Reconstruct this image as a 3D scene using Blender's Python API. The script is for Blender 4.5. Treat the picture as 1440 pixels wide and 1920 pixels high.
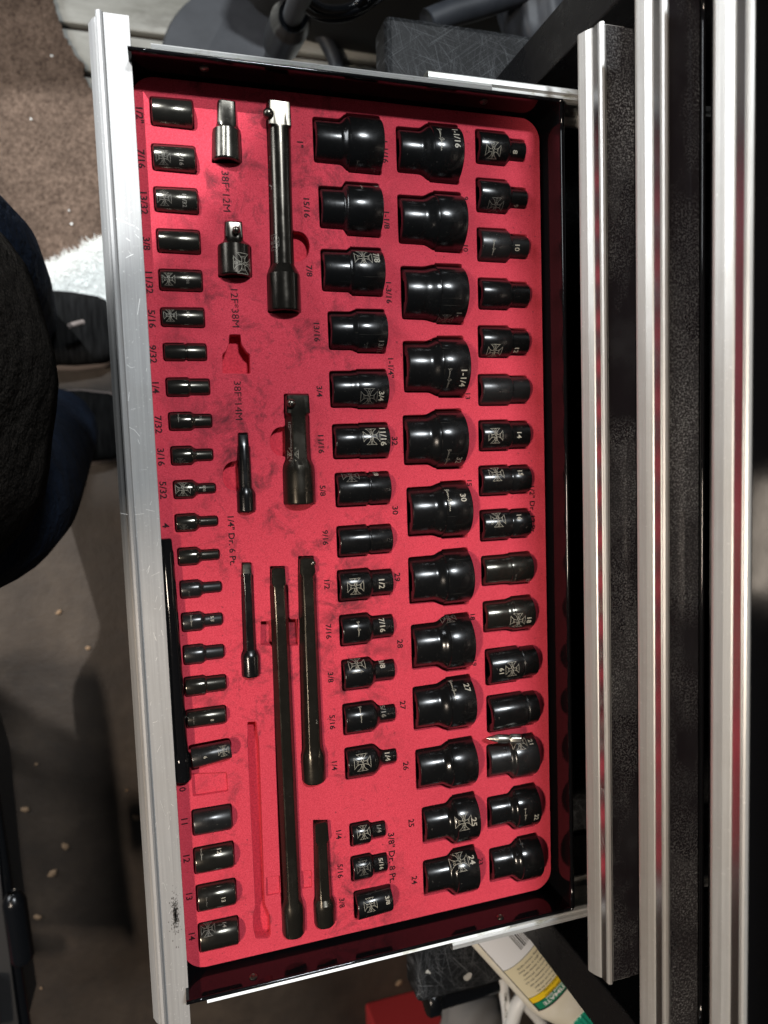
import bpy, bmesh, math, random
import numpy as np
from mathutils import Vector, Matrix
random.seed(7)
S = bpy.context.scene
for o in list(bpy.data.objects): bpy.data.objects.remove(o)
COL = S.collection
R_ = math.radians

# ------------------------------------------------------------------ camera
# The drawer lies in the plane z=0 (top of the foam), x runs into the chest, y along the handle. Metres.
F = 1335.0; CX, CY = 720.0, 960.0; D = 0.44
_vx = np.array([5201.6, 692.4]) - [CX, CY]; _vy = np.array([1260., 16975.]) - [CX, CY]
_X = np.array([*_vx, F]); _X /= np.linalg.norm(_X)
_Y = -np.array([*_vy, F]); _Y -= (_Y @ _X) * _X; _Y /= np.linalg.norm(_Y)
_Z = np.cross(_X, _Y)
RM = np.stack([_X, _Y, _Z], 1)          # world -> camera (x right, y down, z forward)
CAMP = np.array([0, 0, D])
def ray(px, py): return RM.T @ np.array([(px - CX) / F, (py - CY) / F, 1.0])
def at(px, py, z=0.0):
    r = ray(px, py); t = (z - D) / r[2]
    return Vector((r[0] * t, r[1] * t, z))
def atx(px, py, x):
    r = ray(px, py); t = x / r[0]; return Vector(CAMP + t * r)
def aty(px, py, y):
    r = ray(px, py); t = y / r[1]; return Vector(CAMP + t * r)
cd = bpy.data.cameras.new("camera"); cam = bpy.data.objects.new("camera", cd); COL.objects.link(cam)
M = np.eye(4); M[:3, 0] = RM.T @ [1, 0, 0]; M[:3, 1] = RM.T @ [0, -1, 0]; M[:3, 2] = RM.T @ [0, 0, -1]; M[:3, 3] = CAMP
cam.matrix_world = Matrix(M.tolist())
cd.sensor_fit = 'VERTICAL'; cd.sensor_height = 36; cd.lens = F / 1920 * 36
cd.clip_start = 0.01; cd.clip_end = 60
cd.dof.use_dof = True; cd.dof.focus_distance = 0.455; cd.dof.aperture_fstop = 6.5
S.camera = cam
S.render.resolution_x = 768; S.render.resolution_y = 1024

# ------------------------------------------------------------------ world and lamps
w = bpy.data.worlds.new("World"); S.world = w; w.use_nodes = True
bg = w.node_tree.nodes['Background']; bg.inputs[0].default_value = (0.80, 0.90, 1.0, 1); bg.inputs[1].default_value = 0.035
S.view_settings.view_transform = 'Standard'; S.view_settings.look = 'None'; S.view_settings.exposure = 0.0
def area(name, loc, target, size, power, color, size_y=None):
    l = bpy.data.lights.new(name, 'AREA'); l.energy = power; l.color = color; l.size = size
    if size_y: l.shape = 'RECTANGLE'; l.size_y = size_y
    o = bpy.data.objects.new(name, l); COL.objects.link(o); o.location = loc
    o.rotation_euler = (Vector(target) - Vector(loc)).to_track_quat('-Z', 'Y').to_euler(); return o
area('daylight_opening', (0.45, 1.35, 2.5), (0.15, 0, 0), 0.34, 62, (0.91, 0.96, 1.0), 0.16)
area('ceiling_lamp', (-1.2, -0.30, 1.65), (0.1, -0.05, 0), 0.34, 32, (1.0, 0.85, 0.70), 0.12)
area('far_doorway', (-2.5, 1.5, 1.0), (0.2, 0.1, 0), 1.5, 60, (0.92, 0.96, 1.0), 0.9)
sl = bpy.data.lights.new('sun_patch_spot', 'SPOT'); sl.energy = 650; sl.color = (0.95, 0.98, 1.0); sl.spot_size = R_(12.6); sl.spot_blend = 0.06; sl.shadow_soft_size = 0.01  # spot added to throw the sunlit patch over the handle's top end
so = bpy.data.objects.new('sun_patch_spot', sl); COL.objects.link(so); so.location = (-1.1, 1.9, 2.3)
so.rotation_euler = (Vector((-0.25, 0.45, 0.0)) - so.location).to_track_quat('-Z', 'Y').to_euler()

# ------------------------------------------------------------------ helpers
def put(o, label=None, cat=None, group=None, kind=None):
    if label: o['label'] = label
    if cat: o['category'] = cat
    if group: o['group'] = group
    if kind: o['kind'] = kind
    return o
def empty(name, loc, label, cat, group=None, rz=0.0):
    o = bpy.data.objects.new(name, None); COL.objects.link(o); o.location = loc; o.rotation_euler = (0, 0, rz); o.empty_display_size = 0.01
    return put(o, label, cat, group)
def link(name, me, mat, parent=None, smooth=False):
    if mat is not None and not me.materials: me.materials.append(mat)
    if smooth:
        me.polygons.foreach_set('use_smooth', [True] * len(me.polygons))
    o = bpy.data.objects.new(name, me); COL.objects.link(o)
    if parent: o.parent = parent
    return o
def mesh(name, v, f):
    me = bpy.data.meshes.new(name); me.from_pydata([tuple(p) for p in v], [], f); me.update(); return me
def bm_obj(name, bm, mat, parent=None, smooth=False):
    me = bpy.data.meshes.new(name); bm.to_mesh(me); bm.free(); return link(name, me, mat, parent, smooth)
def box_me(name, a, b, bev=0.0, seg=2):
    bm = bmesh.new(); bmesh.ops.create_cube(bm, size=1)
    a = Vector(a); b = Vector(b); s = b - a; c = (a + b) / 2
    for v in bm.verts: v.co = Vector((v.co.x * s.x, v.co.y * s.y, v.co.z * s.z)) + c
    if bev: bmesh.ops.bevel(bm, geom=bm.edges[:], offset=bev, segments=seg, profile=0.5, affect='EDGES')
    me = bpy.data.meshes.new(name); bm.to_mesh(me); bm.free(); return me
def box(name, a, b, mat, parent=None, bev=0.0, smooth=False):
    return link(name, box_me(name, a, b, bev), mat, parent, smooth)
def extrude_profile(name, prof, y0, y1, mat, parent=None, n=1, closed=True):
    """profile in (x, z), swept along y"""
    v = []; k = len(prof)
    for i in range(n + 1):
        y = y0 + (y1 - y0) * i / n
        v += [(p[0], y, p[1]) for p in prof]
    f = []
    for i in range(n):
        for j in range(k if closed else k - 1):
            a = i * k + j; b = i * k + (j + 1) % k
            f.append((a, b, b + k, a + k))
    if closed: f.append(tuple(range(k))); f.append(tuple(reversed(range(n * k, n * k + k))))
    me = mesh(name, v, f)
    bm = bmesh.new(); bm.from_mesh(me); bmesh.ops.recalc_face_normals(bm, faces=bm.faces[:]); bm.to_mesh(me); bm.free()
    return link(name, me, mat, parent)
def arc(cx, cz, r, a0, a1, n):
    return [(cx + r * math.cos(R_(a0 + (a1 - a0) * i / n)), cz + r * math.sin(R_(a0 + (a1 - a0) * i / n))) for i in range(n + 1)]
def tube(name, pts, r, mat, parent=None, seg=12, caps=True):
    """smooth tube through points (Catmull-Rom), r may be a list"""
    P = [Vector(p) for p in pts]; rs = r if isinstance(r, (list, tuple)) else [r] * len(P)
    Q = []; RR = []
    for i in range(len(P) - 1):
        p0 = P[max(i - 1, 0)]; p1 = P[i]; p2 = P[i + 1]; p3 = P[min(i + 2, len(P) - 1)]
        m = 8
        for k in range(m):
            t = k / m
            Q.append(0.5 * ((2 * p1) + (p2 - p0) * t + (2 * p0 - 5 * p1 + 4 * p2 - p3) * t * t + (3 * p1 - p0 - 3 * p2 + p3) * t ** 3))
            RR.append(rs[i] * (1 - t) + rs[i + 1] * t)
    Q.append(P[-1]); RR.append(rs[-1])
    v = []; f = []; up = Vector((0.13, 0.2, 1)).normalized()
    for i, q in enumerate(Q):
        d = (Q[min(i + 1, len(Q) - 1)] - Q[max(i - 1, 0)]).normalized()
        a = d.cross(up); a = a.normalized() if a.length > 1e-4 else Vector((1, 0, 0)); b = d.cross(a).normalized(); up = -b if i else -b
        up = b.cross(d) if False else (-b)
        for j in range(seg):
            t = 2 * math.pi * j / seg; v.append(q + a * RR[i] * math.cos(t) + b * RR[i] * math.sin(t))
    for i in range(len(Q) - 1):
        for j in range(seg):
            a = i * seg + j; b = i * seg + (j + 1) % seg; f.append((a, b, b + seg, a + seg))
    if caps: f.append(tuple(range(seg))); f.append(tuple(reversed(range((len(Q) - 1) * seg, len(Q) * seg))))
    return link(name, mesh(name, v, f), mat, parent, True)

# ------------------------------------------------------------------ materials
class NT:
    def __init__(s, name):
        s.m = bpy.data.materials.new(name); s.m.use_nodes = True; s.t = s.m.node_tree; s.b = s.t.nodes['Principled BSDF']
        s.tc = s.t.nodes.new('ShaderNodeTexCoord')
    def n(s, typ, **kw):
        x = s.t.nodes.new(typ)
        for k, v in kw.items(): setattr(x, k, v)
        return x
    def l(s, a, b): s.t.links.new(a, b)
    def noise(s, scale, detail=4, rough=0.6, vec=None, stretch=None, dist=0.0):
        x = s.n('ShaderNodeTexNoise'); x.inputs['Scale'].default_value = scale; x.inputs['Detail'].default_value = detail; x.inputs['Roughness'].default_value = rough; x.inputs['Distortion'].default_value = dist
        src = vec or s.tc.outputs['Object']
        if stretch:
            mp = s.n('ShaderNodeMapping'); mp.inputs['Scale'].default_value = stretch; s.l(src, mp.inputs[0]); src = mp.outputs[0]
        s.l(src, x.inputs['Vector']); return x.outputs['Fac']
    def ramp(s, fac, stops):
        r = s.n('ShaderNodeValToRGB'); s.l(fac, r.inputs[0]); e = r.color_ramp.elements
        while len(e) < len(stops): e.new(0.5)
        for i, (p, c) in enumerate(stops):
            e[i].position = p; e[i].color = (*c, 1) if isinstance(c, tuple) else (c, c, c, 1)
        return r.outputs[0]
    def mix(s, fac, a, b, mode='MIX'):
        x = s.n('ShaderNodeMix', data_type='RGBA', blend_type=mode)
        for i, v in ((0, fac), (6, a), (7, b)):
            if isinstance(v, (int, float)): x.inputs[i].default_value = v
            elif isinstance(v, tuple): x.inputs[i].default_value = (*v, 1)
            else: s.l(v, x.inputs[i])
        return x.outputs[2]
    def math(s, op, a, b=0.0, c=None):
        x = s.n('ShaderNodeMath', operation=op)
        for i, v in enumerate((a, b, c)):
            if v is None: continue
            if isinstance(v, (int, float)): x.inputs[i].default_value = v
            else: s.l(v, x.inputs[i])
        return x.outputs[0]
    def set(s, k, v):
        if isinstance(v, tuple): v = (*v, 1)
        if isinstance(v, (int, float, tuple)): s.b.inputs[k].default_value = v
        else: s.l(v, s.b.inputs[k])
        return s
    def bump(s, h, strength=0.3, dist=0.001):
        x = s.n('ShaderNodeBump'); x.inputs['Strength'].default_value = strength; x.inputs['Distance'].default_value = dist
        s.l(h, x.inputs['Height']); s.l(x.outputs[0], s.b.inputs['Normal']); return s
def simple(name, col, rough=0.5, metal=0.0, spec=0.5):
    t = NT(name); t.set('Base Color', col).set('Roughness', rough).set('Metallic', metal).set('Specular IOR Level', spec); return t

# foam: red closed-cell foam, fine grain, grey rubbed-in dirt
t = NT('red_foam')
grain = t.ramp(t.noise(1500, 3, 0.8), [(0.30, (0.47, 0.024, 0.044)), (0.70, (0.78, 0.078, 0.116))])
soft = t.ramp(t.noise(9, 4, 0.6), [(0.35, 0.90), (0.65, 1.0)])
c = t.mix(1.0, grain, soft, 'MULTIPLY')
sm = t.noise(62, 8, 0.75, dist=0.5); smb = t.noise(7, 2, 0.5)
sx = t.n('ShaderNodeSeparateXYZ'); t.l(t.tc.outputs['Object'], sx.inputs[0])
band = t.n('ShaderNodeMapRange'); band.inputs[1].default_value = 0.085; band.inputs[2].default_value = 0.03; t.l(t.math('ABSOLUTE', t.math('SUBTRACT', sx.outputs[0], -0.035)), band.inputs[0])
dirt = t.ramp(t.math('MULTIPLY', t.math('ADD', sm, t.math('MULTIPLY', smb, 0.45)), 0.70), [(0.51, 0.0), (0.64, 1.0)])
dm = t.math('MULTIPLY', dirt, t.math('MULTIPLY_ADD', band.outputs[0], 0.78, 0.06))
c = t.mix(dm, c, (0.05, 0.018, 0.022))
speck = t.ramp(t.noise(380, 2, 0.5), [(0.70, 0.0), (0.73, 1.0)])
c = t.mix(t.math('MULTIPLY', speck, 0.55), c, (0.12, 0.02, 0.03))
t.set('Base Color', c).set('Roughness', 0.85).set('Specular IOR Level', 0.25)
t.bump(t.noise(1300, 2, 0.6), 0.35, 0.0006); FOAM = t.m
t = NT('unfaded_foam'); t.set('Base Color', t.ramp(t.noise(900, 3, 0.8), [(0.30, (0.44, 0.022, 0.042)), (0.70, (0.74, 0.055, 0.085))])).set('Roughness', 0.85).set('Specular IOR Level', 0.25); t.bump(t.noise(900, 2, 0.6), 0.4, 0.0006); FOAMU = t.m

def black_gloss(name, base, rough, metal=0.0, spec=0.6, dust=0.0, scr=0.0, coat=0.0):
    t = NT(name); col = base
    n1 = t.noise(60, 5, 0.65)
    if dust:
        sp = t.ramp(t.noise(700, 2, 0.6), [(0.70, 0.0), (0.78, 1.0)])
        col = t.mix(t.math('MULTIPLY', sp, dust), base, (0.25, 0.23, 0.2))
    if scr:
        st = t.ramp(t.noise(90, 3, 0.7, stretch=(0.15, 6, 6)), [(0.66, 0.0), (0.72, 1.0)])
        col = t.mix(t.math('MULTIPLY', st, scr), col, (0.3, 0.28, 0.24))
    t.set('Base Color', col)
    rr = t.n('ShaderNodeMapRange'); rr.inputs[1].default_value = 0.35; rr.inputs[2].default_value = 0.7; rr.inputs[3].default_value = rough * 0.75; rr.inputs[4].default_value = rough * 1.6
    t.l(n1, rr.inputs[0]); t.set('Roughness', rr.outputs[0]).set('Metallic', metal).set('Specular IOR Level', spec)
    if coat: t.set('Coat Weight', coat).set('Coat Roughness', 0.06)
    t.bump(t.noise(45, 3, 0.5), 0.04, 0.001)
    return t.m
SOCK = black_gloss('black_phosphate_steel', (0.0045, 0.0045, 0.0045), 0.20, spec=0.50, dust=0.35, scr=0.08)
SOCKM = black_gloss('worn_black_steel', (0.010, 0.010, 0.010), 0.28, spec=0.6, dust=0.6, scr=0.15)
SOCKC = black_gloss('black_chrome', (0.085, 0.080, 0.068), 0.19, metal=0.9, dust=0.3, scr=0.12)
BARC = black_gloss('dark_oiled_steel', (0.045, 0.040, 0.033), 0.19, metal=0.85, dust=0.4, scr=0.12)
BARH = black_gloss('worn_gunmetal', (0.048, 0.043, 0.034), 0.22, metal=0.82, dust=0.5, scr=0.2)
TIP = black_gloss('bare_steel', (0.17, 0.155, 0.13), 0.30, metal=1.0, scr=0.4)
PAINT = black_gloss('black_paint', (0.004, 0.004, 0.0045), 0.07, spec=0.32, dust=0.06)
PAINTR = black_gloss('black_paint_dull', (0.009, 0.009, 0.010), 0.28, spec=0.4, dust=0.35)
HOLE = simple('dark_bore', (0.012, 0.011, 0.010), 0.5).m
MARK = simple('laser_mark', (0.38, 0.35, 0.28), 0.5).m
MARKD = simple('faint_laser_mark', (0.17, 0.155, 0.13), 0.5).m
INK = simple('printed_ink', (0.030, 0.008, 0.010), 0.7, spec=0.2).m
# aluminium
def aluminium(name, lo, hi, r0, r1, metal=0.92):
    t = NT(name)
    br = t.noise(1.0, 5, 0.7, stretch=(900, 14, 900)); pt = t.noise(13, 6, 0.7);
    c = t.ramp(br, [(0.3, lo), (0.7, hi)])
    c = t.mix(t.math('MULTIPLY', t.ramp(pt, [(0.45, 0.0), (0.62, 1.0)]), 0.30), c, (0.38, 0.36, 0.33))
    scr = t.ramp(t.noise(10, 6, 0.85, stretch=(14, 2.0, 1)), [(0.70, 0.0), (0.735, 1.0)])
    c = t.mix(t.math('MULTIPLY', scr, 0.6), c, (0.85, 0.85, 0.85))
    sp = t.ramp(t.noise(650, 2, 0.6), [(0.66, 0.0), (0.76, 1.0)])
    c = t.mix(t.math('MULTIPLY', sp, 0.4), c, (0.95, 0.93, 0.9))
    t.set('Base Color', c).set('Metallic', metal)
    rr = t.n('ShaderNodeMapRange'); rr.inputs[3].default_value = r0; rr.inputs[4].default_value = r1; t.l(pt, rr.inputs[0]); t.set('Roughness', rr.outputs[0])
    t.bump(br, 0.12, 0.0003); return t.m
ALU = aluminium('aluminium', (0.36, 0.355, 0.35), (0.47, 0.465, 0.455), 0.58, 0.76, 0.62)
ALUP = aluminium('lit_satin_aluminium', (0.50, 0.495, 0.48), (0.62, 0.62, 0.60), 0.32, 0.44, 0.50)  # brighter copy of the handle aluminium, light on the pulls painted in
# ledges of the closed drawers: mirrored black face painted as dark base, settled dust
t = NT('dusty_ledge_dark_reflection')
p1 = t.ramp(t.noise(7, 5, 0.6, stretch=(1, 0.5, 1)), [(0.42, 0.0), (0.56, 1.0)]); g = t.ramp(t.noise(850, 2, 0.85), [(0.48, 0.0), (0.66, 1.0)])
hz = t.ramp(t.noise(24, 5, 0.6), [(0.5, 0.0), (0.8, 1.0)])
d = t.math('MULTIPLY', t.math('MULTIPLY', p1, g), t.ramp(t.noise(30, 4, 0.6), [(0.35, 0.45), (0.65, 1.0)]))
c = t.mix(t.math('MULTIPLY', d, 0.95), (0.020, 0.017, 0.020), (0.40, 0.41, 0.41)); c = t.mix(t.math('MULTIPLY', hz, 0.15), c, (0.16, 0.17, 0.18))
t.set('Base Color', c).set('Metallic', 0.25).set('Specular IOR Level', 0.8); t.set('Roughness', t.math('MULTIPLY_ADD', p1, 0.22, 0.16)); ALUL = t.m
t = NT('slide_steel')
a = t.noise(1.0, 5, 0.8, stretch=(10, 1200, 1200)); g = t.noise(160, 5, 0.7, stretch=(0.3, 1, 1))
c = t.ramp(a, [(0.3, (0.60, 0.60, 0.58)), (0.7, (0.90, 0.90, 0.88))])
c = t.mix(t.ramp(g, [(0.55, 0.0), (0.72, 1.0)]), c, (0.36, 0.34, 0.25))
t.set('Base Color', c).set('Metallic', 0.75).set('Roughness', 0.52); SLIDE = t.m
POL = simple('added_mirror_metal', (0.55, 0.55, 0.56), 0.27, 1.0).m
# scratched sheet
t = NT('scratched_black_plastic')
c = (0.006, 0.0065, 0.007)
for i, (ang, sc) in enumerate(((12, 30), (78, 34), (-35, 26), (50, 40), (100, 28))):
    mp = t.n('ShaderNodeMapping'); mp.inputs['Rotation'].default_value = (0, 0, R_(ang)); mp.inputs['Location'].default_value = (i * 3.1, i, 0); t.l(t.tc.outputs['Object'], mp.inputs[0])
    s_ = t.ramp(t.noise(sc, 2, 0.6, vec=mp.outputs[0], stretch=(0.5, 60, 1)), [(0.63, 0.0), (0.67, 1.0)])
    c = t.mix(t.math('MULTIPLY', s_, 0.8), c, (0.13, 0.134, 0.14))
hz = t.ramp(t.noise(22, 6, 0.75), [(0.4, 0.0), (0.75, 1.0)]); c = t.mix(t.math('MULTIPLY', hz, 0.30), c, (0.022, 0.023, 0.025))
pt = t.ramp(t.noise(55, 2, 0.4), [(0.74, 0.0), (0.75, 1.0)]); c = t.mix(pt, c, (0.42, 0.41, 0.38))
t.set('Base Color', c).set('Roughness', 0.50).set('Specular IOR Level', 0.22); SCR = t.m
# floor
t = NT('dirty_concrete')
c = t.ramp(t.noise(5.5, 8, 0.68), [(0.3, (0.014, 0.0088, 0.0054)), (0.52, (0.031, 0.0205, 0.0130)), (0.75, (0.064, 0.045, 0.030))])
k = t.ramp(t.noise(26, 5, 0.75, dist=1.5), [(0.55, 0.0), (0.72, 1.0)]); c = t.mix(t.math('MULTIPLY', k, 0.5), c, (0.020, 0.016, 0.013))
t.set('Base Color', c).set('Roughness', 0.62); t.bump(t.noise(40, 6, 0.7), 0.3, 0.004); CONC = t.m
t = NT('grey_boards')
c = t.ramp(t.noise(9, 8, 0.7, stretch=(0.4, 1.6, 1)), [(0.3, (0.20, 0.20, 0.175)), (0.55, (0.38, 0.38, 0.35)), (0.75, (0.55, 0.55, 0.51))])
st = t.ramp(t.noise(14, 5, 0.7, stretch=(0.5, 1.5, 1)), [(0.58, 0.0), (0.66, 1.0)]); c = t.mix(t.math('MULTIPLY', st, 0.45), c, (0.13, 0.125, 0.11))
t.set('Base Color', c).set('Roughness', 0.75); t.bump(t.noise(60, 5, 0.7), 0.3, 0.002); BOARD = t.m
t = NT('brown_carpet')
c = t.ramp(t.noise(190, 4, 0.75), [(0.3, (0.042, 0.028, 0.021)), (0.7, (0.165, 0.118, 0.090))])
c = t.mix(1.0, c, t.ramp(t.noise(14, 5, 0.6), [(0.35, 0.7), (0.65, 1.15)]), 'MULTIPLY')
t.set('Base Color', c).set('Roughness', 0.95).set('Specular IOR Level', 0.1); t.bump(t.noise(230, 3, 0.7), 0.9, 0.004); CARPET = t.m
t = NT('denim')
wv = t.noise(1, 3, 0.6, stretch=(1400, 1400, 260)); c = t.ramp(wv, [(0.3, (0.004, 0.007, 0.016)), (0.7, (0.013, 0.023, 0.045))])
c = t.mix(1.0, c, t.ramp(t.noise(16, 5, 0.6), [(0.35, 0.55), (0.65, 1.3)]), 'MULTIPLY')
t.set('Base Color', c).set('Roughness', 0.9).set('Specular IOR Level', 0.15); t.bump(t.noise(22, 5, 0.6), 0.6, 0.02); DENIM = t.m
t = NT('black_fleece')
c = t.ramp(t.noise(700, 4, 0.8), [(0.45, (0.010, 0.009, 0.008)), (0.75, (0.075, 0.063, 0.053))])
t.set('Base Color', c).set('Roughness', 1.0).set('Specular IOR Level', 0.05); t.bump(t.noise(30, 6, 0.6), 0.7, 0.015); FLEECE = t.m
t = NT('shoe_knit'); t.set('Base Color', t.ramp(t.noise(1, 3, 0.5, stretch=(260, 30, 30)), [(0.3, 0.003), (0.7, 0.013)])).set('Roughness', 0.95).set('Specular IOR Level', 0.08); SHOE = t.m
SOLE = simple('shoe_sole', (0.20, 0.165, 0.15), 0.7).m
WHITEF = simple('white_fluff', (0.78, 0.80, 0.78), 0.95, spec=0.1).m
BPLAS = simple('black_plastic', (0.0035, 0.004, 0.005), 0.22, spec=0.4).m
t = NT('grey_black_plastic'); t.set('Base Color', t.ramp(t.noise(14, 6, 0.6), [(0.4, (0.020, 0.023, 0.029)), (0.75, (0.05, 0.055, 0.065))])).set('Roughness', 0.5); GPLAS = t.m
CREAM = NT('cream_plastic'); CREAM.set('Base Color', CREAM.ramp(CREAM.noise(30, 5, 0.6), [(0.35, (0.76, 0.71, 0.57)), (0.7, (0.86, 0.82, 0.72))])).set('Roughness', 0.35); CREAM = CREAM.m
WHITEC = simple('white_cable', (0.72, 0.72, 0.70), 0.4).m

# ------------------------------------------------------------------ lettering (flat print wrapped on the surface it stands on)
_tc = {}
def text2d(s, size, bold=0.0):
    """-> verts [(u,v)], faces; centred on the origin; size = cap height in metres"""
    key = (s, bold)
    if key not in _tc:
        cu = bpy.data.curves.new('t', 'FONT'); cu.body = s; cu.size = 1.0; cu.resolution_u = 2; cu.align_x = 'CENTER'; cu.align_y = 'CENTER'; cu.offset = bold
        o = bpy.data.objects.new('t', cu); COL.objects.link(o); dg = bpy.context.evaluated_depsgraph_get()
        me = bpy.data.meshes.new_from_object(o.evaluated_get(dg)); bpy.data.objects.remove(o)
        v = [(p.co.x, p.co.y) for p in me.vertices]; f = [tuple(p.vertices) for p in me.polygons]; bpy.data.meshes.remove(me)
        us = [p[0] for p in v]; vs = [p[1] for p in v]; cu_, cv_ = (min(us) + max(us)) / 2, (min(vs) + max(vs)) / 2
        _tc[key] = ([(p[0] - cu_, p[1] - cv_) for p in v], f)
    v, f = _tc[key]; k = size / 0.72
    return [(p[0] * k * 1.10, p[1] * k) for p in v], f
def strip(pts, w, closed=False):
    v = []; f = []; n = len(pts)
    for i, p in enumerate(pts):
        a = pts[(i - 1) % n] if closed or i > 0 else p; b = pts[(i + 1) % n] if closed or i < n - 1 else p
        dx, dy = b[0] - a[0], b[1] - a[1]; l = math.hypot(dx, dy) or 1; nx, ny = -dy / l * w / 2, dx / l * w / 2
        v += [(p[0] + nx, p[1] + ny), (p[0] - nx, p[1] - ny)]
    for i in range(n if closed else n - 1):
        a = 2 * i; b = 2 * ((i + 1) % n); f.append((a, a + 1, b + 1, b))
    return v, f
def joinp(*parts):
    V = []; Fc = []
    for v, f in parts:
        k = len(V); V += v; Fc += [tuple(i + k for i in q) for q in f]
    return V, Fc
def shift(p, du, dv): return [(a + du, b + dv) for a, b in p[0]], p[1]
def emblem2d(s):
    """cross with flared arms, outlined, with lettering across it; s = half width"""
    out = []
    for q in range(4):
        ca, sa = [(1, 0), (0, 1), (-1, 0), (0, -1)][q]
        pts = []
        for i in range(9):                                    # flare: from the centre corner out
            t = i / 8; pts.append((0.15 + (0.98 - 0.15) * t, 0.15 + 0.53 * t ** 2.7))
        pts2 = [(x, -y) for x, y in pts]
        ring = list(reversed(pts2)); edge = [(0.98, -0.68 + 1.36 * k / 6) for k in range(1, 6)]
        arm = pts2 + edge + list(reversed(pts))
        arm = [(x * ca - y * sa, x * sa + y * ca) for x, y in arm]
        out += arm
    o = strip([(x * s, y * s) for x, y in out], s * 0.042, True)
    ch = text2d('CHOPPERS', s * 0.27, 0.0); w = max(p[0] for p in ch[0]); ch = ([(p[0] * 0.93 * s / w, p[1]) for p in ch[0]], ch[1])
    return joinp(o, ch, shift(text2d('WC', s * 0.22, 0.0), 0, s * 0.58), shift(text2d('CO', s * 0.22, 0.0), 0, -s * 0.58))
def script2d(L):
    """hand-written signature, L = length"""
    def bumps(x0, x1, n, h, lean=0.12):
        r = []
        for i in range(n * 6 + 1):
            t = i / (n * 6); a = 2 * math.pi * n * t; r.append((x0 + (x1 - x0) * t + lean * h * math.sin(a) * 1.2, h * 0.5 * (1 - math.cos(a)) * (0.8 + 0.25 * math.sin(5 * t))))
        return r
    a = [(-1.0, 0.02), (-0.98, 0.26), (-0.86, 0.24), (-0.90, -0.02), (-0.99, -0.12)] + [(-0.86, 0.0)] + bumps(-0.80, -0.22, 4, 0.13)
    b = [(-0.22, 0.0), (-0.08, 0.02), (0.02, 0.05)] ; c = [(-0.04, 0.14), (0.06, 0.30), (0.14, 0.26), (0.08, -0.04), (0.0, -0.12), (0.10, -0.02)] + bumps(0.16, 0.96, 5, 0.14)
    k = L / 2; w = L * 0.020
    return joinp(*[strip([(x * k, y * k) for x, y in q], w) for q in (a, b, c)])
def print_flat(name, shape, centre, mat, parent, z=0.0004, rz=-math.pi / 2):
    c, s = math.cos(rz), math.sin(rz)
    v = [(centre[0] + u * c - w_ * s, centre[1] + u * s + w_ * c, centre[2] + z) for u, w_ in shape[0]]
    me = mesh(name, v, shape[1])
    return link(name, me, mat, parent)
def wrap(name, shape, rfun, x0, phi0, mat, parent, zc, along=False, flip=False):
    """lay print on a turned part; local x = axis, phi from the top towards +y"""
    v = []
    for u, w_ in shape[0]:
        if flip: u, w_ = -u, -w_
        if along: X, s_ = x0 + u, w_
        else: X, s_ = x0 + w_, -u
        r = rfun(X) + 0.00013; p = phi0 + s_ / r
        v.append((X, r * math.sin(p), zc + r * math.cos(p)))
    return link(name, mesh(name, v, shape[1]), mat, parent)

# ------------------------------------------------------------------ turned parts
def ringpts(r, kind, N):
    out = []
    for j in range(N):
        a = 2 * math.pi * (j + 0.5) / N
        if kind == 'sq': q = r / max(abs(math.cos(a)), abs(math.sin(a))); q = min(q, r * 1.30)
        elif kind == 'hex':
            b = ((a + math.pi / 6) % (math.pi / 3)) - math.pi / 6; q = min(r / math.cos(b), r * 1.125)
        else: q = r
        out.append((q * math.sin(a), q * math.cos(a)))
    return out
def turned(name, prof, mat, parent=None, N=48, sharp=38, mats=()):
    """prof: [(x, r, kind)] closed at both ends by last rings; material slot via 4th entry"""
    v = []; f = []; mi = []
    for p in prof:
        for y, z in ringpts(p[1], p[2] if len(p) > 2 else 'o', N): v.append((p[0], y, z))
    for i in range(len(prof) - 1):
        for j in range(N):
            a = i * N + j; b = i * N + (j + 1) % N; f.append((a, b, b + N, a + N)); mi.append(prof[i + 1][3] if len(prof[i + 1]) > 3 else 0)
    f.append(tuple(reversed(range(N)))); mi.append(prof[0][3] if len(prof[0]) > 3 else 0)
    k = (len(prof) - 1) * N; f.append(tuple(range(k, k + N))); mi.append(prof[-1][3] if len(prof[-1]) > 3 else 0)
    me = mesh(name, v, f)
    for m_ in (mat,) + tuple(mats): me.materials.append(m_)
    me.polygons.foreach_set('material_index', mi)
    bm = bmesh.new(); bm.from_mesh(me); bmesh.ops.recalc_face_normals(bm, faces=bm.faces[:]); bm.to_mesh(me); bm.free()
    me.polygons.foreach_set('use_smooth', [True] * len(me.polygons))
    try: me.set_sharp_from_angle(angle=R_(sharp))
    except Exception: pass
    return link(name, me, None, parent)
def densify(pts, step=0.004):
    return pts

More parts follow.
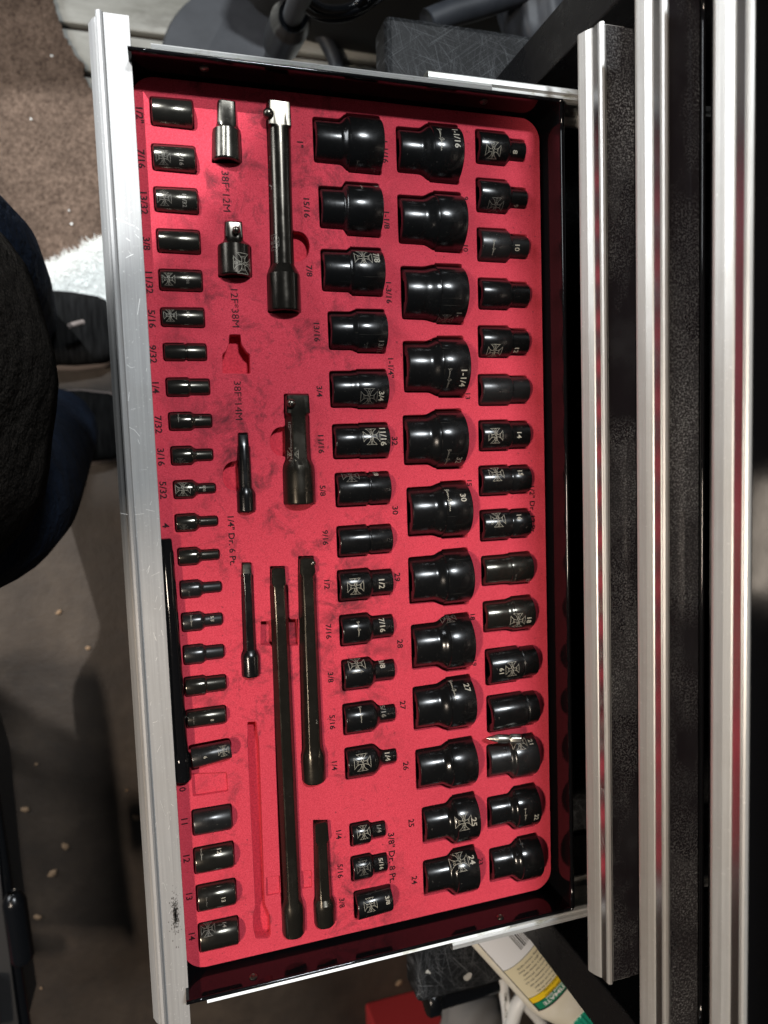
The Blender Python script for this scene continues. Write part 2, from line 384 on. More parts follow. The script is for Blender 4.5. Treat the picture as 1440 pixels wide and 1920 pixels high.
POCKETS = []     # outlines cut into the foam
def outline_x(x0, x1, prof, Y, gap=0.0009):
    """pocket outline for an x-running part: prof [(x, r)]"""
    up = [(x, Y + r + gap) for x, r in prof]; dn = [(x, Y - r - gap) for x, r in reversed(prof)]
    return up + dn
def rounded(poly, r=0.0016, n=3):
    out = []; k = len(poly)
    for i in range(k):
        p0 = Vector((*poly[i - 1], 0)); p = Vector((*poly[i], 0)); p1 = Vector((*poly[(i + 1) % k], 0))
        a = p0 - p; b = p1 - p
        if a.length < 1e-6 or b.length < 1e-6: continue
        ang = a.angle(b)
        if ang > R_(172): out.append((p.x, p.y)); continue
        d = min(r, a.length * 0.45, b.length * 0.45); A = p + a.normalized() * d; B = p + b.normalized() * d
        for j in range(n + 1):
            t = j / n; q = A * (1 - t) ** 2 + p * 2 * t * (1 - t) + B * t * t; out.append((q.x, q.y))
    return out

def half(px, py, h):        # half height in px at (px,py) -> metres across y
    return (at(px, py - h).y - at(px, py + h).y) / 2
def section(prof):
    def rf(x):
        if x <= prof[0][0]: return prof[0][1]
        for (a, ra), (b, rb) in zip(prof, prof[1:]):
            if x <= b: return ra + (rb - ra) * (x - a) / max(b - a, 1e-9)
        return prof[-1][1]
    return rf
def marks_on(root, prof, zc, marks, invm):
    rf = section(prof)
    for mk in marks:
        kind, px, py = mk[0], mk[1], mk[2]; size = mk[3]; mat = MARKD if (len(mk) > 4 and 'd' in mk[4]) else MARK
        flip = len(mk) > 4 and 'f' in mk[4]; along = len(mk) > 4 and 'a' in mk[4]
        o = invm @ Vector(CAMP); q = invm @ (Vector(CAMP) + Vector(ray(px, py))); d = (q - o).normalized()
        t0 = (zc - o.z) / d.z; x = (o + d * t0).x
        for _ in range(3):
            r = rf(x); A = d.y ** 2 + d.z ** 2; B = o.y * d.y + (o.z - zc) * d.z; C = o.y ** 2 + (o.z - zc) ** 2 - r * r
            disc = B * B - A * C; tt = (-B - math.sqrt(max(disc, 0))) / A; P = o + d * tt; x = P.x
        phi = math.atan2(P.y, P.z - zc)
        if kind == 'E': shape = emblem2d(size / 1000); nm = 'emblem'
        elif kind == 'S': shape = script2d(size / 1000); nm = 'script_mark'
        else: shape = text2d(kind, size / 1000, 0.018); nm = 'size_mark'
        wrap(nm, shape, rf, x, phi, mat, root, zc, along, flip)

GS = {'A': 'small sockets in the column beside the drawer handle', 'D': 'medium sockets in the middle column of the foam', 'F': 'large sockets in the big socket column', 'G': 'sockets in the column nearest the chest', 'E': 'short sockets below the middle column'}
def socket(label, grp, xl, xr, yc, secs, marks=(), mat=None, apex=True, drop=0.30, z_lift=0.0, group=None, tilt=None, pocket=True, N=56):
    """secs: [(px, halfheight_px)] outer silhouette from left to right"""
    mat = mat or SOCK
    rr = [max(half(p, yc, h), 0.0015) for p, h in secs]
    rmax = max(rr); zc = -drop * rmax + z_lift
    Y = at((xl + xr) / 2, yc).y
    X0 = at(xl, yc).x + 0.0006
    X1 = at(xr, yc, (rr[-1] * (1 - drop)) if apex else 0).x
    xs = [at(p, yc).x for p, h in secs]
    k0, k1 = xs[0], xs[-1]
    xs = [X0 + (x - k0) / (k1 - k0) * (X1 - X0) for x in xs] if not apex else [X0] + [min(x, X1 - 0.001) for x in xs[1:-1]] + [X1]
    prof = list(zip(xs, [r * 0.970 for r in rr]))
    L = X1 - X0; loc = Vector((X0, Y, 0))
    lp = [(x - X0, r) for x, r in prof]
    root = empty('socket', loc, label, 'socket', group or GS[grp])
    if tilt:
        root.rotation_euler = (tilt[0], tilt[1], tilt[2])
    bpy.context.view_layer.update()
    mw = Matrix.LocRotScale(loc, root.rotation_euler, None)
    # smooth shoulders
    out = []; r0 = lp[0][1]; r1 = lp[-1][1]; ch = min(0.0011, r0 * 0.15)
    out += [(0.011, r0 * 0.50, 'sq', 1), (0.0005, r0 * 0.52, 'sq', 1), (0.0, r0 * 0.66, 'o', 0), (0.0, r0 - ch, 'o', 0), (ch * 0.35, r0 - ch * 0.3, 'o', 0), (ch, r0, 'o', 0)]
    for i in range(1, len(lp) - 1):
        x, r = lp[i]; out.append((x, r, 'o', 0))
    c1 = min(0.0012, r1 * 0.15)
    out += [(L - c1, r1, 'o', 0), (L - c1 * 0.3, r1 - c1 * 0.35, 'o', 0), (L, r1 - c1, 'o', 0), (L, r1 * 0.80, 'o', 0), (L - 0.0006, r1 * 0.70, 'hex', 1), (L - 0.012, r1 * 0.68, 'hex', 1)]
    out = [(x, r, k, m) for x, r, k, m in out]
    b = turned('body', out, mat, root, N, mats=(HOLE,)); b.location.z = zc
    marks_on(root, lp, zc, marks, mw.inverted())
    if pocket:
        xs_ = [(at(p, yc).x, r * 1.02) for (p, h), r in zip(secs, rr)]
        xs_[0] = (X0 - 0.0012, xs_[0][1]); 
        if apex: xs_[-1] = (X1 + 0.0008, xs_[-1][1])
        else: xs_[-1] = (X1 + 0.0010, xs_[-1][1])
        POCKETS.append(rounded(outline_x(0, 0, xs_, Y, 0.0004), 0.0022))
    return root
def fillet(x0, h0, x1, h1, n=5):
    """S-shaped shoulder between two half heights"""
    return [(x0 + (x1 - x0) * i / n, h0 + (h1 - h0) * (0.5 - 0.5 * math.cos(math.pi * i / n))) for i in range(n + 1)]
def big(xl, hl, xs, xb, hb, apexx):      # neck, cove, sharp shoulder edge
    n = 6; hm = hb * 0.955
    cove = [(xs + (xb - xs) * i / n, hl + (hm - hl) * (0.5 - 0.5 * math.cos(math.pi * (i / n) ** 1.15))) for i in range(n + 1)]
    return [(xl, hl)] + cove + [(xb + 0.4, hb * 0.99), (xb + 1.4, hb), (apexx, hb)]
def stepd(xl, hl, xa, xb, hr, xr):       # large drive end, narrower working end
    return [(xl, hl), (xa - 1.2, hl), (xa, hl * 0.985)] + fillet(xa, hl * 0.985, xb, hr)[1:] + [(xr, hr)]
def groove(xl, hl, xg, hr, xr, g=3.0):
    m = min(hl, hr) - 1.6
    return [(xl, hl), (xg - g, hl), (xg - 1.2, m), (xg + 1.2, m), (xg + g, hr), (xr, hr)]

# column beside the handle (quarter inch drive)
_A = [ # name, xl, xr, yc, secs, material, marks
 ('1/2"', 282, 361, 212, [(282, 27), (361, 28)], SOCKC, []),
 ('7/16', 285, 366, 297.5, [(285, 25), (366, 26)], SOCKC, [('E', 306, 295, 3.9, 'd'), ('7/16', 340, 299, 2.3, 'd')]),
 ('13/32', 289, 370, 376, [(289, 23.5), (370, 24.5)], SOCKC, [('E', 308, 372, 3.9, 'd'), ('13/32', 346, 376, 2.3, 'd')]),
 ('3/8', 294, 374, 453, [(294, 22.5), (374, 23)], SOCKC, []),
 ('11/32', 298, 378, 526, [(298, 20.5), (378, 20.5)], SOCKC, [('E', 316, 523, 3.6, ''), ('11/32', 352, 524, 1.5, 'd')]),
 ('5/16', 301, 382, 595.5, [(301, 18), (382, 19)], SOCKC, [('E', 319, 591, 3.6, ''), ('5/16', 353, 590, 1.4, '')]),
 ('9/32', 306, 386, 660.5, groove(306, 17, 348, 16.3, 386, 2.5), SOCKC, []),
 ('1/4', 311, 392, 726, stepd(311, 18, 352, 357, 15.5, 392), SOCKC, []),
 ('7/32', 316, 396, 790, stepd(316, 17.5, 357, 366, 13, 396), SOCKC, [('S', 334, 783, 6, ''), ('7/32', 376, 784, 1.3, 'd')]),
 ('3/16', 320, 398, 854, stepd(320, 18, 357, 369, 11.5, 398), SOCKC, [('E', 338, 866, 2.6, 'd')]),
 ('5/32', 325, 403, 917, stepd(325, 17.5, 360, 373, 9.8, 403), SOCKC, [('E', 343, 917, 4.3, ''), ('5/32', 383, 916, 1.4, '')]),
 ('4', 328, 407, 979, stepd(328, 17, 365, 376, 10, 407), SOCKC, [('E', 345, 990, 2.2, 'd')]),
 ('4.5', 333, 410, 1042, stepd(333, 17, 368, 379, 10.3, 410), SOCKC, []),
 ('5', 337, 414, 1103, stepd(337, 17, 372, 382, 10.5, 414), SOCKM, [('S', 354, 1114, 4, 'd')]),
 ('5.5', 340, 416, 1164, stepd(340, 18, 376, 385, 12, 416), SOCKM, [('S', 358, 1164, 7, ''), ('5.5', 398, 1160, 1.9, '')]),
 ('6', 343, 419, 1225, stepd(343, 18.5, 379, 387, 13.5, 419), SOCKM, []),
 ('7', 345, 423, 1284, stepd(345, 18.5, 383, 388, 15.5, 423), SOCKC, []),
 ('8', 348, 423, 1344, [(348, 17.5), (423, 17.5)], SOCKC, [('8', 398, 1350, 1.9, ''), ('S', 363, 1352, 5, 'd')]),
 ('11', 360, 434, 1537, [(360, 24.5), (434, 24)], SOCKM, []),
 ('12', 363, 438, 1608, [(363, 25), (438, 25)], SOCKC, [('12', 411, 1596, 2.6, ''), ('S', 377, 1602, 7, '')]),
 ('13', 368, 442, 1678, [(368, 25.5), (442, 25)], SOCKC, [('13', 419, 1687, 2.4, ''), ('S', 387, 1692, 6, 'd')]),
 ('14', 372, 447, 1751, [(372, 27.5), (447, 27)], SOCKC, [('E', 390, 1742, 4.2, 'd'), ('14', 421, 1734, 2.4, 'd')]),
]
_AL = {
 '1/2"': 'black chrome socket topmost beside the drawer handle, next to the printed 1/2"', '7/16': 'black chrome socket marked 7/16 with a cross emblem beside the drawer handle',
 '13/32': 'third black chrome socket down beside the handle, faint cross and 13/32 on it', '3/8': 'plain black chrome socket next to the printed 3/8 beside the drawer handle',
 '11/32': 'slim black chrome socket next to the printed 11/32, pale cross on its left half', '5/16': 'slim black chrome socket just above the grooved one, pale cross on its left half',
 '9/32': 'slim grooved black chrome socket next to the printed 9/32', '1/4': 'slightly stepped black chrome socket next to the printed 1/4 beside the handle',
 '7/32': 'stepped black chrome socket next to the printed 7/32', '3/16': 'stepped black chrome socket just above the narrow-nosed one with the bright cross',
 '5/32': 'narrow-nosed black socket with bright cross next to the printed 5/32', '4': 'narrow-nosed black socket next to the printed 4, just above the loose bar tip',
 '4.5': 'narrow-nosed black socket first below the tip of the loose bar', '5': 'narrow-nosed dull black socket just above the one marked 5.5',
 '5.5': 'narrow-nosed dull black socket marked 5.5 beside the loose bar', '6': 'stepped dull black socket just below the one marked 5.5',
 '7': 'worn black chrome stepped socket just above the straight one marked 8', '8': 'shiny straight socket marked 8 just above the tilted loose socket',
 '11': 'dull black straight socket next to the printed 11', '12': 'shiny black socket marked 12, directly below the plain dull one beside the handle', '13': 'shiny black socket second from the bottom beside the handle, a small 13 on it',
 '14': 'shiny black socket marked 14, lowest of the column beside the handle'}
for nm, xl, xr, yc, secs, mt, mk in _A:
    socket(_AL[nm], 'A', xl, xr, yc, secs, mk, mt, apex=False, drop=0.20, N=40)
# the loose tilted one (lies askew on its neighbour's pocket)
r_ = socket('dull black socket marked 9 lying askew across the loose bar end', 'A', 357, 433, 1411, [(357, 19.5), (433, 16.5)], [('9', 385, 1420, 2.0, 'f'), ('E', 419, 1408, 3.2, 'f')], SOCKM, apex=False, drop=0.2, z_lift=0.005, tilt=(0, 0, R_(5)), N=40, pocket=False)
POCKETS.append(rounded([tuple(at(x, y).xy) for x, y in ((352, 1397), (430, 1382), (436, 1396), (430, 1416), (352, 1436))], 0.002))

# middle column, inch sizes
_D = [
 ('1', 588, 724, 268, big(588, 42, 634, 650, 54.5, 724), [('S', 668, 312, 8, 'd'), ('1"', 699, 319, 3, 'd')], 'dusty black socket with a narrow neck, topmost in the middle column beside a printed 1"'),
 ('15/16', 599, 722, 392, big(599, 39, 640, 648, 50, 722), [('S', 677, 350, 6, ''), ('15/16', 704, 346, 3, 'd')], 'dusty black socket beside the printed 15/16, second in the middle column'),
 ('7/8', 603, 725, 509, big(603, 39, 650, 657, 45, 725), [('E', 681, 483, 5.6, ''), ('7/8', 706, 483, 3.8, '')], 'glossy black socket marked 7/8 with a pale cross emblem'),
 ('13/16', 616, 730, 621, big(616, 35.5, 655, 667, 41, 730), [('13/16', 713, 652, 3.3, 'd'), ('S', 687, 650, 6, 'd')], 'glossy black socket beside the printed 13/16'),
 ('3/4', 619, 732, 730, big(619, 34, 654, 668, 37, 732), [('E', 692, 744, 5.4, 'd'), ('3/4', 715, 743, 3.4, '')], 'glossy black socket marked 3/4 with a faint cross emblem'),
 ('11/16', 624, 734, 827, big(624, 32.5, 662, 672, 33.5, 734), [('E', 697, 818, 5.4, ''), ('11/16', 719, 818, 3.8, '')], 'glossy black socket marked 11/16 with a bright cross emblem'),
 ('5/8', 629, 736, 917, groove(629, 32, 690, 31, 736), [('E', 657, 892, 5.4, 'd'), ('5/8', 704, 888, 3.0, '')], 'black grooved socket beside the printed 5/8, white streak on its right half'),
 ('9/16', 632, 739, 1013, groove(632, 29.5, 691, 27.5, 739), [], 'plain black grooved socket beside the printed 9/16'),
 ('1/2', 633, 740, 1095, stepd(633, 30, 690, 697, 24.5, 740), [('E', 667, 1100, 5.4, ''), ('1/2', 716, 1095, 3.8, '')], 'black stepped socket marked 1/2 with a cross emblem'),
 ('7/16', 637, 741, 1178, stepd(637, 29.5, 689, 699, 21.5, 741), [('S', 672, 1180, 10, ''), ('7/16', 717, 1172, 3.6, '')], 'black stepped socket marked 7/16 with a thin signature'),
 ('3/8', 641, 743, 1261, stepd(641, 29.5, 692, 704, 19.5, 743), [('E', 669, 1246, 5.4, ''), ('3/8', 716, 1244, 3.6, '')], 'black stepped socket marked 3/8 in the middle column, cross near its top'),
 ('5/16', 643, 744, 1343, stepd(643, 29.5, 698, 714, 16.5, 744), [('S', 676, 1340, 11, ''), ('5/16', 719, 1333, 3.2, 'd')], 'black narrow-nosed socket marked 5/16 with a thin signature'),
 ('1/4', 647, 746, 1425, stepd(647, 30, 699, 720, 14.5, 746), [('E', 680, 1430, 5.6, ''), ('1/4', 727, 1419, 3.4, '')], 'black narrow-nosed socket marked 1/4, lowest of the long middle run'),
]
for nm, xl, xr, yc, secs, mk, lab in _D: socket(lab, 'D', xl, xr, yc, secs, mk)
_E = [
 ('1/4', 656, 725, 1560, stepd(656, 22, 691, 697, 16, 725), [('E', 682, 1561, 4.4, ''), ('1/4', 711, 1554, 2.8, 'd')], 'short black socket marked 1/4, uppermost of the three at the bottom'),
 ('5/16', 658, 729, 1623, stepd(658, 24, 694, 700, 18.5, 729), [('E', 682, 1628, 4.6, 'd'), ('5/16', 715, 1620, 2.8, '')], 'short black socket marked 5/16, between the two other short ones'),
]
for nm, xl, xr, yc, secs, mk, lab in _E: socket(lab, 'E', xl, xr, yc, secs, mk, N=44)
socket('short black socket lying askew, lowest of the three short ones', 'E', 664, 737, 1689, [(664, 25.5), (737, 24.5)], [('E', 695, 1697, 4.4, ''), ('3/8', 727, 1688, 2.8, '')], z_lift=0.003, tilt=(0, 0, R_(2.5)), N=44)

# big sockets
_F = [
 ('1-1/16', 744, 874, 286, big(744, 42.5, 783, 803, 55, 874), [('1-1/16', 857, 257, 3.9, ''), ('S', 826, 259, 16, '')], 'big glossy black socket marked 1-1/16, topmost of the large column'),
 ('1-1/8', 747, 881, 415, big(747, 45, 790, 813, 56, 881), [], 'big black unmarked socket directly below the one marked 1-1/16'),
 ('1-3/16', 753, 883, 551, big(753, 49, 790, 816, 56, 883), [('1-', 860, 590, 3.5, 'd'), ('E', 834, 600, 5, 'd')], 'big black socket beside the printed 1-3/16, faint marks at its lower edge'),
 ('1-1/4', 757, 886, 688, big(757, 47.5, 798, 820, 57, 886), [('1-1/4', 869, 710, 4.0, ''), ('S', 841, 711, 14, 'd')], 'big glossy black socket marked 1-1/4 with a dim signature'),
 ('32', 757, 882, 824, big(757, 46, 797, 816, 55.5, 882), [('32', 860, 863, 3.9, 'd'), ('S', 838, 860, 14, 'd')], 'big glossy black socket marked 32 near its lower edge'),
 ('30', 764, 890, 957, big(764, 45.5, 806, 826, 53, 890), [('30', 869, 933, 3.9, ''), ('S', 841, 937, 16, '')], 'big glossy black socket marked 30 with a bright signature'),
 ('29', 767, 893, 1084, big(767, 43.5, 810, 829, 52.5, 893), [], 'big black unmarked socket two above the one with a faint cross at its upper edge'),
 ('28', 772, 895, 1207, big(772, 41.5, 815, 834, 53, 895), [('E', 840, 1158, 5, 'd')], 'big glossy black socket with only a faint cross at its upper edge'),
 ('27', 775, 897, 1321, big(775, 40.5, 816, 836, 50, 897), [('27', 876, 1289, 3.9, ''), ('S', 849, 1293, 15, '')], 'big black socket marked 27 with a bright signature'),
 ('26', 780, 900, 1434, big(780, 37.5, 824, 840, 46, 900), [], 'big black unmarked socket just above the one marked 25'),
 ('25', 792, 904, 1538, big(792, 34, 833, 848, 46, 904), [('25', 889, 1541, 3.9, ''), ('E', 870, 1541, 5.8, '')], 'big black socket marked 25 with a cross emblem'),
 ('24', 794, 903, 1636, big(794, 33, 836, 849, 44, 903), [('24', 885, 1612, 3.9, ''), ('E', 862, 1616, 6.2, '')], 'big black socket marked 24, lowest of the large column'),
]
for nm, xl, xr, yc, secs, mk, lab in _F: socket(lab, 'F', xl, xr, yc, secs, mk, N=72)
_G = [
 ('8', 892, 990, 279, stepd(892, 32, 946, 956, 20.5, 990), [('E', 925, 282, 5.2, ''), ('8', 966, 285, 3.3, '')], 'black narrow-nosed socket marked 8, topmost in the column nearest the chest'),
 ('9', 893, 993, 369, stepd(893, 32, 948, 958, 19.5, 993), [('E', 929, 386, 5.2, 'd'), ('9', 967, 386, 3.2, 'd')], 'black narrow-nosed socket marked 9, cross near its lower edge'),
 ('10', 895, 996, 461, stepd(895, 31.5, 949, 957, 22.5, 996), [('S', 925, 465, 10, ''), ('10', 970, 465, 3.4, '')], 'scuffed black stepped socket marked 10 with a thin signature'),
 ('11', 897, 997, 552, stepd(897, 29.5, 951, 957, 24, 997), [], 'plain black stepped socket directly below the one marked 10'),
 ('12', 897, 996, 641, stepd(897, 30, 953, 957, 25, 996), [('E', 927, 659, 5.2, ''), ('12', 968, 657, 3.2, '')], 'black stepped socket marked 12, cross near its lower edge'),
 ('13', 897, 997, 731, stepd(897, 29.5, 953, 957, 26, 997), [], 'plain scuffed black stepped socket directly above the one marked 14'),
 ('14', 898, 998, 816, stepd(898, 29, 952, 956, 26, 998), [('E', 930, 817, 5.2, ''), ('14', 974, 816, 3.4, '')], 'black socket marked 14 with a cross emblem'),
 ('15', 898, 1000, 900, groove(898, 28.5, 955, 27, 1000), [('E', 931, 888, 5.2, ''), ('15', 976, 887, 3.4, '')], 'black grooved socket marked 15 with a cross emblem'),
 ('16', 900, 1000, 983, groove(900, 29.5, 956, 27.5, 1000), [('E', 934, 974, 5.2, ''), ('16', 974, 970, 3.4, '')], 'black grooved socket reading 16 just above the shiny waisted socket'),
 ('17', 903, 1004, 1067, big(903, 28, 943, 953, 30, 1004), [('17', 989, 1088, 2.8, 'd'), ('S', 966, 1084, 6, 'd')], 'shiny black socket marked 17 with a bright waist ring'),
 ('18', 906, 1007, 1152, big(906, 29, 946, 957, 33, 1007), [('E', 972, 1164, 5.2, ''), ('18', 992, 1163, 3.4, '')], 'worn shiny black socket marked 18 with a cross emblem'),
]
for nm, xl, xr, yc, secs, mk, lab in _G: socket(lab, 'G', xl, xr, yc, secs, mk, SOCKC if nm in ('18', '17') else (SOCKM if nm in ('10', '13') else SOCK))
socket('raised black socket reading 19 upside down, its open end to the left', 'G', 910, 1011, 1245, groove(910, 33.5, 972, 30, 1011), [('19', 941, 1258, 3.4, 'f'), ('E', 961, 1255, 5.0, '')], z_lift=0.002, tilt=(0, 0, R_(1.5)))
socket('plain glossy black socket raised at its open left end, above the driver bit', 'G', 913, 1013, 1332, groove(913, 34, 980, 31.5, 1013), [], z_lift=0.002, tilt=(0, 0, R_(1.5)))
for nm, xl, xr, yc, secs, mk, lab in [
 ('21', 913, 1015, 1420, big(913, 31, 950, 959, 40, 1015), [('E', 973, 1392, 5.4, ''), ('21', 995, 1391, 3.2, '')], 'black socket marked 21 with the driver bit lying against it'),
 ('22', 914, 1018, 1515, big(914, 29.5, 950, 962, 40.5, 1018), [('22', 1006, 1532, 3.2, ''), ('S', 985, 1528, 9, '')], 'glossy black socket marked 22, second from the bottom nearest the chest'),
 ('23', 918, 1023, 1612, big(918, 31.5, 954, 969, 42.5, 1023), [('S', 977, 1581, 7, 'd')], 'dusty black socket lowest in the column nearest the chest')]:
    socket(lab, 'G', xl, xr, yc, secs, mk, SOCKM if nm == '21' else SOCK)

# ------------------------------------------------------------------ adapters and extension bars (run along the drawer width)
def bar(name, label, cat, secs, tip, mat, shaft_kind='o', marks=(), drop=0.1, z_lift=0.0, bumps=(), pocket=True, group=None, ball=None, N=48, tipmat=None, head_open=False):
    """secs: [(py, xleft, xright)] silhouette from the top; tip = index of the last ring of the square drive"""
    cs = [at((a + b) / 2, py) for py, a, b in secs]
    rs = [(at(b, py).x - at(a, py).x) / 2 * 0.975 for py, a, b in secs]
    A, B = cs[0], cs[-1]; L = (B - A).length; ang = math.atan2(B.y - A.y, B.x - A.x)
    rm = max(rs[tip + 1:]); zc = -drop * rm + z_lift
    root = empty(name, A, label, cat, group, ang)
    mw = Matrix.LocRotScale(A, root.rotation_euler, None)
    xs = [((c - A).length) for c in cs]
    lp = list(zip(xs, rs)); prof = []
    r0 = rs[0]
    prof += [(0.0, r0 * 0.70, 'sq', 1), (0.0009, r0 * 0.93, 'sq', 1)]
    for i in range(1, tip): prof.append((xs[i], rs[i], 'sq', 1))
    prof.append((xs[tip] - 0.0006, rs[tip], 'sq', 1))
    xt = xs[tip]
    nx = tip + 1
    for i in range(nx, len(secs)):
        k = shaft_kind if i < len(secs) - 3 else 'o'
        if i == len(secs) - 1:
            ch = min(0.0012, rs[i] * 0.2)
            prof += [(xs[i] - ch, rs[i], 'o', 0), (xs[i] - ch * .3, rs[i] - ch * .35, 'o', 0), (xs[i], rs[i] - ch, 'o', 0), (xs[i], rs[i] * 0.70, 'o', 0), (xs[i] - 0.0006, rs[i] * 0.55, 'sq', 2), (xs[i] - 0.012, rs[i] * 0.53, 'sq', 2)]
        else: prof.append((xs[i], rs[i], k, 0))
    prof = [(x, (r * 0.93 if k == 'hex' else r), k, m) for x, r, k, m in prof]
    b = turned('shaft', prof, mat, root, N, sharp=22, mats=(tipmat or mat, HOLE)); b.location.z = zc
    if ball:
        o = invp = mw.inverted() @ at(ball[0], ball[1], ball[3] if len(ball) > 3 else 0.004)
        bm = bmesh.new(); bmesh.ops.create_uvsphere(bm, u_segments=16, v_segments=10, radius=ball[2])
        bo = bm_obj('detent_ball', bm, TIP, root, True); bo.location = o
        bm = bmesh.new(); q = [(ball[2] * 1.45 * math.cos(R_(a)), ball[2] * 1.45 * math.sin(R_(a))) for a in range(0, 360, 20)]
    if marks: marks_on(root, lp, zc, marks, mw.inverted())
    if pocket:
        g = 0.0004
        lf = [(py, a) for py, a, b_ in secs]; rt = [(py, b_) for py, a, b_ in secs]
        def side(lst, which, sgn):
            out = [(x, py) for py, x in lst]
            for bp in bumps:
                if bp[0] != which: continue
                _, y0, y1, xo, kind = bp
                new = []; done = False
                xa = np.interp(y0, [p[1] for p in out], [p[0] for p in out]); xb = np.interp(y1, [p[1] for p in out], [p[0] for p in out])
                if kind == 'arc': ins = [(xa, y0)] + [(xa + (xb - xa) * t / 12 + (xo - (xa + xb) / 2) * math.sin(math.pi * t / 12) ** 0.75, (y0 + y1) / 2 - (y1 - y0) / 2 * math.cos(math.pi * t / 12)) for t in range(1, 12)] + [(xb, y1)]
                else: ins = [(xa, y0), (xo, y0), (xo, y1), (xb, y1)]
                for p in out:
                    if p[1] < y0: new.append(p)
                    elif y0 <= p[1] <= y1: continue
                    else:
                        if not done: new += ins; done = True
                        new.append(p)
                out = new
            return out
        L_ = side(lf, 'L', -1); Rr = side(rt, 'R', 1)
        L_[0] = (L_[0][0], L_[0][1] - 2.5); Rr[0] = (Rr[0][0], Rr[0][1] - 2.5); L_[-1] = (L_[-1][0], L_[-1][1] + 2); Rr[-1] = (Rr[-1][0], Rr[-1][1] + 2)
        poly = [tuple(at(x - 1.0, y).xy) for x, y in L_] + [tuple(at(x + 1.0, y).xy) for x, y in reversed(Rr)]
        POCKETS.append(rounded(poly, 0.0012))
    return root
GB = 'drive extension bars laid across the foam'
bar('drive_adapter', 'black chrome adapter with flat square tip, above the printed 38F*12M', 'adapter',
    [(191, 407, 441), (234, 407, 443), (240, 403, 446), (246, 398, 452), (305, 397, 454)], 1, SOCKC, drop=0.15)
bar('drive_adapter', 'stubby black adapter with a steel ball in its tip, above the printed 12F*38M', 'adapter',
    [(417, 421, 454), (449, 421, 455), (452, 419, 457), (462, 408, 471), (520, 409, 473)], 1, BARC, drop=0.15, ball=(443, 431, 0.0022, 0.0058), marks=[('E', 456, 494, 6.0, '')])
bar('extension_bar', 'thick round black extension bar with a worn square tip, topmost bar', 'extension bar',
    [(195, 499, 544), (243, 500, 544), (246, 500, 545), (300, 502, 546), (400, 505, 548), (497, 507, 551), (505, 504, 556), (516, 500, 562), (586, 502, 565)], 1, BARC, bumps=(('R', 432, 492, 581, 'arc'),), group=GB, ball=(503, 213, 0.0032, 0.006), tipmat=TIP, drop=0.08,
    marks=[('S', 504, 352, 34, 'ad'), ('1/2', 499, 272, 3.2, 'ad'), ('E', 512, 455, 4.5, 'd')])
bar('extension_bar', 'small slim black extension bar with a round finger notch on its left', 'extension bar',
    [(813, 446, 465), (835, 446, 466), (838, 445, 469), (870, 444, 470), (914, 445, 471), (921, 444, 477), (928, 444, 479), (960, 445, 479)], 1, SOCK, bumps=(('L', 864, 921, 417, 'arc'),), group=GB)
bar('extension_bar', 'short thick extension bar with a bright steel ball in its corner, mid foam', 'extension bar',
    [(740, 532, 579), (777, 533, 579), (781, 534, 580), (820, 535, 581), (862, 535, 583), (872, 531, 588), (882, 530, 590), (945, 532, 592)], 1, BARH, 'hex', bumps=(('L', 799, 857, 506, 'arc'),), group=GB, ball=(546, 756, 0.0027, 0.0078), N=48,
    marks=[('S', 545, 822, 12, 'ad'), ('1/2', 543, 797, 2.2, 'ad'), ('E', 548, 852, 4.0, '')])
bar('extension_bar', 'slim black extension bar with a bare metal tip, left of the two long bars', 'extension bar',
    [(1056, 453, 471), (1076, 453, 472), (1079, 452, 475), (1130, 453, 476), (1218, 456, 480), (1225, 453, 485), (1230, 452, 487), (1268, 454, 488)], 1, SOCK, 'hex', group=GB, tipmat=TIP)
bar('extension_bar', 'longest black extension bar, running down to the lower edge of the foam', 'extension bar',
    [(1063, 506, 534), (1094, 507, 535), (1098, 508, 540), (1200, 510, 543), (1450, 518, 552), (1684, 527, 560), (1694, 527, 567), (1704, 528, 571), (1750, 530, 572)], 1, BARH, 'hex', bumps=(('L', 1164, 1211, 489, 'box'), ('R', 1160, 1212, 560, 'box')), group=GB, drop=0.0)
bar('extension_bar', 'long black extension bar with a ball tip, right of the longest bar', 'extension bar',
    [(1044, 559, 588), (1074, 559, 590), (1079, 559, 592), (1200, 561, 595), (1398, 566, 603), (1408, 566, 608), (1416, 564, 610), (1464, 567, 611)], 1, BARH, 'hex', group=GB, ball=(586, 1056, 0.0022, 0.003), drop=0.0, marks=[('10', 595, 1353, 2.2, 'ad')])
bar('extension_bar', 'short black extension bar with a hollow worn tip, bottom right of the longest bar', 'extension bar',
    [(1539, 587, 614), (1574, 588, 615), (1578, 588, 617), (1630, 589, 619), (1682, 590, 622), (1690, 588, 628), (1697, 588, 629), (1732, 590, 629)], 1, BARH, 'hex', group=GB, drop=0.05)
bar('extension_bar', 'long glossy black extension bar lying loose across the small sockets beside the handle', 'extension bar',
    [(1008, 299, 323), (1030, 300, 323), (1034, 300, 326), (1150, 306, 333), (1280, 314, 341), (1405, 322, 349), (1414, 322, 358), (1422, 323, 360), (1457, 327, 360)], 1, PAINT, 'o', group=GB, z_lift=0.0046, drop=0.0, pocket=False)

